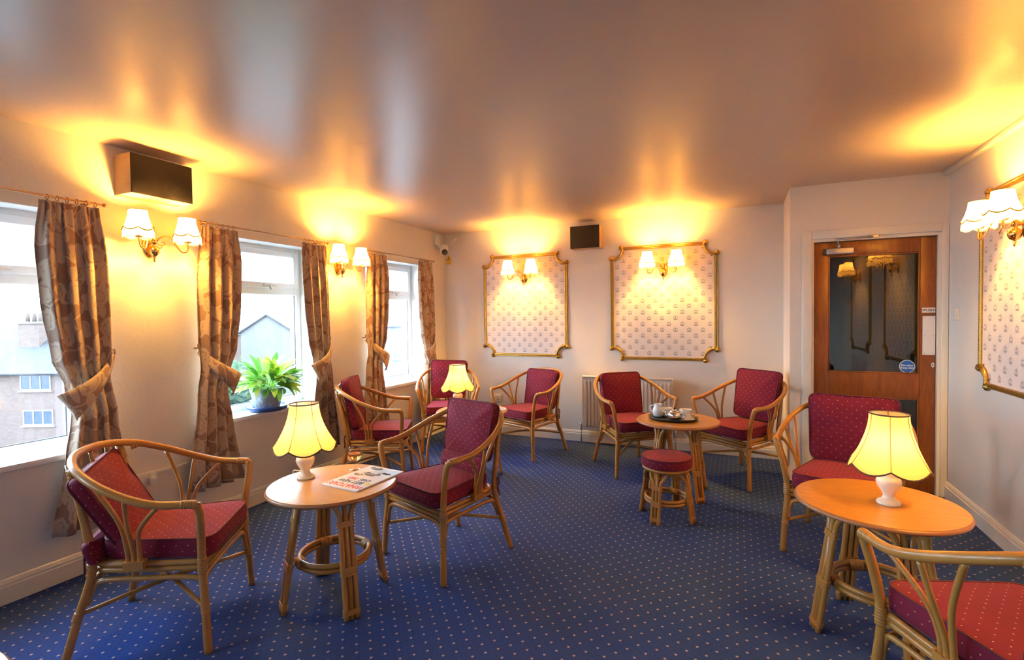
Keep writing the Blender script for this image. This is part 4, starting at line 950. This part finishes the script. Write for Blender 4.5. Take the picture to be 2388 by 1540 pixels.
# ------------------------------------------------------------------ things on the tables
# magazine
mg = empty('magazine', (1.588, 2.010, ZT), 0, 'car magazine lying on the table beside the brandy glass', 'magazine')
mg.rotation_euler = (0, 0, 1.50); mg.scale = (1.13, 1.06, 1.0)
L2, W2 = 0.148, 0.112
bobj('pages', (-L2, -W2, 0.0), (L2, W2, 0.006), M['paper'], mg, 0.001)
# cover: reads from the window side; head of the page toward -x local
cv = MB().box((-L2, -W2, 0.006), (L2, W2, 0.0066)).obj('cover', M['paper'], mg)
def mtext(s, size, mat, x, y, sx=1.0, bold=0.0012): return text('lettering', s, size, mat, cv, (x, y, 0.0068), (0, 0, -pi/2 + pi), 'CENTER', 0.0002, sx, bold)
mtext('WHATCAR?', 0.050, M['signred'], -0.112, 0.0, 0.80); mtext('BEST NEW', 0.040, M['ink'], -0.067, 0.010, 0.80); mtext('CARS', 0.034, M['ink'], -0.030, -0.040, 0.82); mtext('2023', 0.034, M['signred'], -0.030, 0.040, 0.82)
MB().lathe([(0.016, 0.0067), (0.016, 0.0070)], 20, (-0.066, -0.090, 0)).obj('yellow_flash', M['yellow'], cv)
def car(x, y, col, s):
    g = MB()
    for pts in ([(-1, -.30), (1, -.30), (1.05, 0), (.72, .10), (.42, .40), (-.45, .40), (-.78, .10), (-1.05, 0)],):
        g.add([(x - p[1]*s, y + p[0]*s, 0.0068) for p in pts], [tuple(range(len(pts)))])
    g.obj('car_picture', col, cv)
    h2 = MB()
    for cx_ in (-.62, .62): h2.add([(x+0.30*s+0.2*s*sin(t), y+cx_*s+0.2*s*cos(t), 0.0070) for t in [2*pi*k/10 for k in range(10)]], [tuple(range(10))])
    h2.add([(x-0.33*s, y-.38*s, 0.0070), (x-0.33*s, y+.36*s, 0.0070), (x-0.12*s, y+.60*s, 0.0070), (x-0.12*s, y-.60*s, 0.0070)], [(0, 1, 2, 3)])
    h2.obj('car_picture', M['ink'], cv)
M['carblue'] = simple('printed_grey_blue', (0.10, 0.16, 0.22), 0.45); M['carred'] = simple('printed_red', (0.45, 0.06, 0.05), 0.45); M['carbrown'] = simple('printed_tan', (0.40, 0.30, 0.16), 0.45); M['printsky'] = simple('printed_pale_blue', (0.45, 0.58, 0.72), 0.45)
MB().box((0.068, -0.105, 0.0066), (0.135, 0.03, 0.0068)).obj('picture_ground', M['printsky'], cv)
car(0.045, 0.0, M['carblue'], 0.052); car(0.020, 0.062, M['carbrown'], 0.030); car(0.078, -0.062, M['carred'], 0.028); car(0.120, 0.045, M['carblue'], 0.038)

# brandy balloon
bg_ = empty('brandy_glass', (1.436, 2.112, ZT), 0, 'balloon glass of amber brandy on the magazine table', 'glass')
MB().lathe([(0.0, 0.0), (0.030, 0.0), (0.031, 0.002), (0.010, 0.006), (0.0045, 0.012), (0.0045, 0.040), (0.010, 0.046), (0.028, 0.054), (0.040, 0.072), (0.042, 0.085), (0.036, 0.105), (0.026, 0.126), (0.0245, 0.128), (0.024, 0.126), (0.0335, 0.105), (0.0392, 0.085), (0.0372, 0.073), (0.026, 0.057), (0.008, 0.051), (0.0, 0.050)], 32).obj('glass_bowl', M['tumbler'], bg_, True)
MB().lathe([(0.0, 0.0505), (0.008, 0.0515), (0.0255, 0.058), (0.0365, 0.0735), (0.0386, 0.084), (0.0376, 0.090), (0.0, 0.090)], 28).obj('brandy', M['brandy'], bg_, True, sharp=40)
# orange juice with straws
jg = empty('juice_glass', (1.087, 4.010, ZT), 0, 'round glass of orange juice with straws on the back table', 'glass')
MB().lathe([(0.0, 0.0), (0.030, 0.0), (0.040, 0.015), (0.044, 0.040), (0.038, 0.068), (0.030, 0.088), (0.0285, 0.088), (0.0365, 0.068), (0.0425, 0.040), (0.0385, 0.016), (0.029, 0.004), (0.0, 0.004)], 28).obj('glass_bowl', M['tumbler'], jg, True)
MB().lathe([(0.0, 0.005), (0.028, 0.005), (0.0378, 0.0165), (0.0418, 0.040), (0.0405, 0.050), (0.0, 0.050)], 28).obj('juice', M['juice'], jg, True, sharp=40)
M['straw1'] = simple('dark_straw', (0.03, 0.02, 0.03), 0.4); M['straw2'] = simple('white_straw', (0.8, 0.8, 0.8), 0.4)
for i, (p, q) in enumerate((((0.0, 0.0, 0.03), (0.012, 0.02, 0.155)), ((0.01, 0.0, 0.03), (0.035, 0.02, 0.150)), ((-0.005, 0.0, 0.03), (-0.012, 0.015, 0.165)))): MB().tube([p, q], 0.003, 6).obj('straw', M['straw1'] if i != 1 else M['straw2'], jg, True)
lf_ = bobj('leaflet', (-0.07, -0.05, 0), (0.07, 0.05, 0.004), M['paper'], None); lf_.location = (1.395, 3.985, ZT); lf_.rotation_euler = (0, 0, 0.5); tag(lf_, 'white leaflet with blue print at the edge of the back table', 'leaflet')
MB().box((-0.05, -0.01, 0.004), (0.05, 0.012, 0.0044)).box((-0.05, 0.022, 0.004), (0.02, 0.034, 0.0044)).obj('print', M['blue_sign'], lf_)

# tea tray
tx, ty = 2.872, 4.085
tr = MB().lathe([(0.0, 0.0), (0.170, 0.0), (0.186, 0.014), (0.190, 0.022), (0.183, 0.022), (0.168, 0.006), (0.0, 0.006)], 48).obj('tea_tray', M['black'], None, True, (tx, ty, ZT), (0, 0, radians(-10))); tr.scale = (1.0, 0.86, 1.0); tag(tr, 'oval black tray on the tea table', 'tray')
tz = ZT+0.0065
mj = empty('milk_jug', (2.755, 4.105, tz), 0, 'tall white china milk jug on the left of the tea tray', 'jug')
MB().lathe([(0.0, 0.0), (0.030, 0.0), (0.040, 0.02), (0.043, 0.045), (0.037, 0.070), (0.028, 0.088), (0.033, 0.105), (0.031, 0.105), (0.026, 0.088), (0.0, 0.084)], 28).obj('jug_body', M['china'], mj, True)
MB().add([(0.018, -0.026, 0.100), (0.018, -0.026, 0.088), (0.044, -0.012, 0.108), (0.030, -0.030, 0.106), (0.034, 0.006, 0.106)], [(0, 3, 2), (0, 2, 4), (1, 2, 3), (1, 4, 2), (0, 1, 3), (0, 4, 1)]).obj('jug_lip', M['china'], mj, True)
MB().tube(spline([(-0.030, 0.0, 0.090), (-0.055, 0.0, 0.085), (-0.060, 0.0, 0.060), (-0.040, 0.0, 0.035)], 5), 0.0055, 8).obj('handle', M['china'], mj, True)
sb = empty('sugar_bowl', (2.815, 4.150, tz), 0, 'low white china sugar bowl behind the milk jug', 'bowl')
MB().lathe([(0.0, 0.0), (0.028, 0.0), (0.036, 0.012), (0.045, 0.060), (0.047, 0.068), (0.044, 0.068), (0.040, 0.05), (0.0, 0.05)], 28).obj('bowl', M['china'], sb, True)
MB().lathe([(0.0, 0.051), (0.039, 0.052), (0.02, 0.058), (0.0, 0.060)], 16).obj('sugar', M['paper'], sb, True)
tp = empty('steel_teapot', (2.893, 4.000, tz), radians(165), 'small shiny steel teapot at the front of the tea tray', 'teapot')
MB().lathe([(0.0, 0.0), (0.036, 0.0), (0.050, 0.018), (0.056, 0.040), (0.050, 0.062), (0.040, 0.070), (0.0, 0.071)], 32).obj('pot_body', M['steel'], tp, True)
ld_ = MB().lathe([(0.041, 0.069), (0.036, 0.078), (0.018, 0.085), (0.0, 0.087)], 28).obj('lid', M['steel'], tp, True); MB().lathe([(0.004, 0.086), (0.008, 0.092), (0.007, 0.099), (0.0, 0.101)], 12).obj('knob', M['black'], ld_, True)
MB().tube(spline([(0.046, 0, 0.028), (0.068, 0, 0.040), (0.086, 0, 0.068), (0.092, 0, 0.076)], 5), [0.013]*5+[0.010]*5+[0.007]*6, 10).obj('spout', M['steel'], tp, True)
MB().tube(spline([(-0.048, 0, 0.058), (-0.075, 0, 0.062), (-0.084, 0, 0.040), (-0.052, 0, 0.022)], 5), 0.005, 8).obj('handle', M['steel'], tp, True)
cu = empty('tea_cup', (2.960, 4.150, tz), 0, 'white china tea cup at the right of the tea tray', 'cup')
MB().lathe([(0.0, 0.0), (0.026, 0.0), (0.038, 0.014), (0.044, 0.045), (0.048, 0.066), (0.045, 0.066), (0.040, 0.04), (0.0, 0.02)], 28).obj('cup_body', M['china'], cu, True)
MB().tube(spline([(0.044, 0, 0.055), (0.066, 0, 0.052), (0.066, 0, 0.028), (0.040, 0, 0.020)], 5), 0.0045, 8).obj('handle', M['china'], cu, True)
sa = MB().lathe([(0.0, 0.0), (0.030, 0.0), (0.048, 0.008), (0.046, 0.011), (0.028, 0.004), (0.0, 0.004)], 32).obj('tea_saucer', M['china'], None, True, (2.985, 4.052, tz)); tag(sa, 'white china saucer at the front right of the tea tray', 'saucer')
nk = MB(); nk.add([(-0.035, -0.02, 0), (0.03, -0.025, 0), (0.035, 0.02, 0), (-0.02, 0.03, 0), (-0.01, -0.005, 0.05), (0.012, 0.008, 0.042)], [(0, 1, 4), (1, 5, 4), (1, 2, 5), (2, 3, 5), (3, 4, 5), (3, 0, 4), (0, 3, 2, 1)]); nk = nk.obj('napkin', M['paper'], None, False, (2.988, 4.060, tz+0.0055), (0, 0, 0.4)); tag(nk, 'folded white napkin standing on the tea saucer', 'napkin')

# ------------------------------------------------------------------ outdoors: houses across the street
GZ = -7.5
gr = MB().box((-160, -60, GZ-0.3), (-0.35, 160, GZ)).obj('ground', M['asphalt']); struct(gr, 'pale ground outside the windows')
RZ = -YAW
def world(px, d):                   # foot of a house: metres to the right of the view axis at distance d
    k = (px-1194)/1169.1*d; p = Vector((3.339, 0, 0)) + f0*d + r0*k; return p
def house_window(root, x0, x1, z0, z1, lights, y=-0.06):
    wd = empty('house_window', (0, 0, 0)); wd.parent = root; t = 0.09
    fr = MB().box((x0, y, z0), (x1, y+0.05, z0+t)).box((x0, y, z1-t), (x1, y+0.05, z1)); n = lights
    for i in range(n+1):
        x = x0 + (x1-x0-t)*i/n; fr.box((x, y, z0+t), (x+t, y+0.05, z1-t))
    fr.obj('window_frame', M['far_frame'], wd)
    for i in range(n):
        xa = x0 + (x1-x0-t)*i/n + t; xb = x0 + (x1-x0-t)*(i+1)/n; bobj('pane', (xa, y+0.03, z0+t), (xb, y+0.04, z1-t), M['far_window'], wd)
    bobj('window_ledge', (x0-0.1, y-0.06, z0-0.12), (x1+0.1, y+0.05, z0), M['far_frame'], wd)
sc35 = 35/1169.1
hp = world(80, 35); h1 = empty('brick_house', (hp.x, hp.y, GZ), RZ, 'pale brick house with slate roof seen through the nearest window', 'house')
zz = lambda py: 1.4-(py-754)*sc35-GZ
ex = zz(868)
bobj('house_wall', (-12, 0, 0), (6.5, 7, ex), M['brick'], h1)
MB().add([(-12.3, -0.35, ex-0.1), (6.8, -0.35, ex-0.1), (6.8, 3.5, zz(764)), (-12.3, 3.5, zz(764)), (6.8, 7.3, ex-0.1), (-12.3, 7.3, ex-0.1)]+[(-12.3, -0.35, ex-0.25), (6.8, -0.35, ex-0.25), (6.8, 7.3, ex-0.25), (-12.3, 7.3, ex-0.25)], [(0, 1, 2, 3), (3, 2, 4, 5), (0, 6, 7, 1), (5, 4, 8, 9), (1, 7, 8, 4, 2), (0, 3, 5, 9, 6), (6, 9, 8, 7)]).obj('roof', M['slate'], h1)
MB().tube([(-12.3, -0.45, ex-0.1), (6.8, -0.45, ex-0.1)], 0.09, 6).obj('gutter', M['black'], h1)
for (a, b_, c_, d_) in ((43, 115, 912, 876), (47, 118, 994, 958)): house_window(h1, (a-80)*sc35, (b_-80)*sc35, zz(c_), zz(d_), 3)
for (a, b_, c_, d_) in ((-150, -80, 912, 876), (-146, -76, 994, 958)): house_window(h1, (a-80)*sc35, (b_-80)*sc35, zz(c_), zz(d_), 3)
ch = bobj('chimney', (-2.8, 1.7, zz(822)), (-1.3, 2.6, zz(756)), M['brick'], h1); bobj('chimney_cap', (-2.9, 1.6, zz(756)), (-1.2, 2.7, zz(751)), M['render'], ch)
for x in (-2.5, -2.0, -1.55): link('chimney_pot', MB().lathe([(0.15, 0), (0.12, 0.5), (0.14, 0.62)], 10).mesh('chimney_pot', M['brick'], True), None, ch, (x, 2.15, zz(751)))
sc60 = 60/1169.1; z6 = lambda py: 1.4-(py-747)*sc60-GZ
gp = world(623, 60); h2 = empty('gable_house', (gp.x, gp.y, GZ), RZ, 'white rendered gable house seen behind the plant', 'house')
hw_ = 62*sc60
MB().add([(-hw_, 0, 0), (hw_, 0, 0), (hw_, 0, z6(776)), (0, 0, z6(736)), (-hw_, 0, z6(776)), (-hw_, 9, 0), (hw_, 9, 0), (hw_, 9, z6(776)), (0, 9, z6(736)), (-hw_, 9, z6(776))], [(0, 1, 2, 3, 4), (9, 8, 7, 6, 5), (1, 6, 7, 2), (0, 4, 9, 5)]).obj('house_wall', M['render'], h2)
e_ = 0.25
for s in (-1, 1): MB().add([(0, -e_, z6(736)+0.12), (s*(hw_+0.3), -e_, z6(779)+0.1), (s*(hw_+0.3), 9.2, z6(779)+0.1), (0, 9.2, z6(736)+0.12), (0, -e_, z6(736)-0.06), (s*(hw_+0.3), -e_, z6(779)-0.08), (s*(hw_+0.3), 9.2, z6(779)-0.08), (0, 9.2, z6(736)-0.06)], [(0, 1, 2, 3), (7, 6, 5, 4), (0, 4, 5, 1), (1, 5, 6, 2), (2, 6, 7, 3), (3, 7, 4, 0)]).obj('roof_slope', M['slate'], h2)
b3 = world(700, 75); s75 = 75/1169.1; h3 = empty('slate_roof_house', (b3.x, b3.y, GZ), RZ, 'slate roofed house peeping out behind the gable house', 'house')
zr = lambda py: 1.4-(py-746)*s75-GZ
bobj('house_wall', (-4.5, 0, 0), (6, 7, zr(762)), M['render'], h3); MB().add([(-4.8, -0.3, zr(762)), (6.3, -0.3, zr(762)), (6.3, 3.5, zr(742)), (-4.8, 3.5, zr(742)), (6.3, 7.3, zr(762)), (-4.8, 7.3, zr(762))], [(0, 1, 2, 3), (3, 2, 4, 5), (1, 4, 2), (0, 3, 5), (0, 5, 4, 1)]).obj('roof', M['slate'], h3)
b4 = world(520, 70); s70 = 70/1169.1; h4 = empty('low_house', (b4.x, b4.y, GZ), RZ, 'low dark roofed house left of the gable house', 'house')
zl = lambda py: 1.4-(py-748)*s70-GZ
bobj('house_wall', (-6, 0, 0), (2.6, 7, zl(782)), M['brick'], h4); MB().add([(-6.3, -0.3, zl(782)), (2.9, -0.3, zl(782)), (2.9, 3.5, zl(766)), (-6.3, 3.5, zl(766)), (2.9, 7.3, zl(782)), (-6.3, 7.3, zl(782))], [(0, 1, 2, 3), (3, 2, 4, 5), (1, 4, 2), (0, 3, 5), (0, 5, 4, 1)]).obj('roof', M['slate'], h4)
b5 = world(915, 45); s45 = 45/1169.1; h5 = empty('white_house', (b5.x, b5.y, GZ), RZ, 'white house with slate roof seen through the farthest window', 'house')
zw = lambda py: 1.4-(py-743)*s45-GZ
M['white_render'] = simple('white_render', (0.10, 0.10, 0.10), 0.9)
bobj('house_wall', (-5, 0, 0), (0.85, 7, zw(763)), M['white_render'], h5); MB().add([(-5.2, -0.3, zw(763)), (0.9, -0.3, zw(763)), (0.9, 3.5, zw(736)), (-5.2, 3.5, zw(736)), (0.9, 7.3, zw(763)), (-5.2, 7.3, zw(763))], [(0, 1, 2, 3), (3, 2, 4, 5), (1, 4, 2), (0, 3, 5), (0, 5, 4, 1)]).obj('roof', M['slate'], h5)
for px in (915, 926): house_window(h5, (px-915)*s45, (px-915+6)*s45, zw(839), zw(822), 1)
# hedge between the houses
def bush(p, sx, sy, sz, label, seed):
    rnd = random.Random(seed); bm = bmesh.new(); bmesh.ops.create_icosphere(bm, subdivisions=4, radius=1.0)
    for v in bm.verts:
        n = v.co.normalized(); k = 1+0.10*sin(9*n.x+seed)*sin(8*n.y)+0.08*sin(17*n.z+seed)*sin(15*n.x)+rnd.uniform(-0.05, 0.05); v.co = Vector((n.x*sx*k, n.y*sy*k, n.z*sz*k))
    me = bpy.data.meshes.new('bush'); bm.to_mesh(me); bm.free(); me.materials.append(M['hedge']); o = link('bush', me, None, None, p); tag(o, label, 'bush'); return o
q = world(545, 52); bush((q.x, q.y, GZ+2.2), 1.9, 1.9, 2.4, 'green bush seen left of the potted plant', 3)
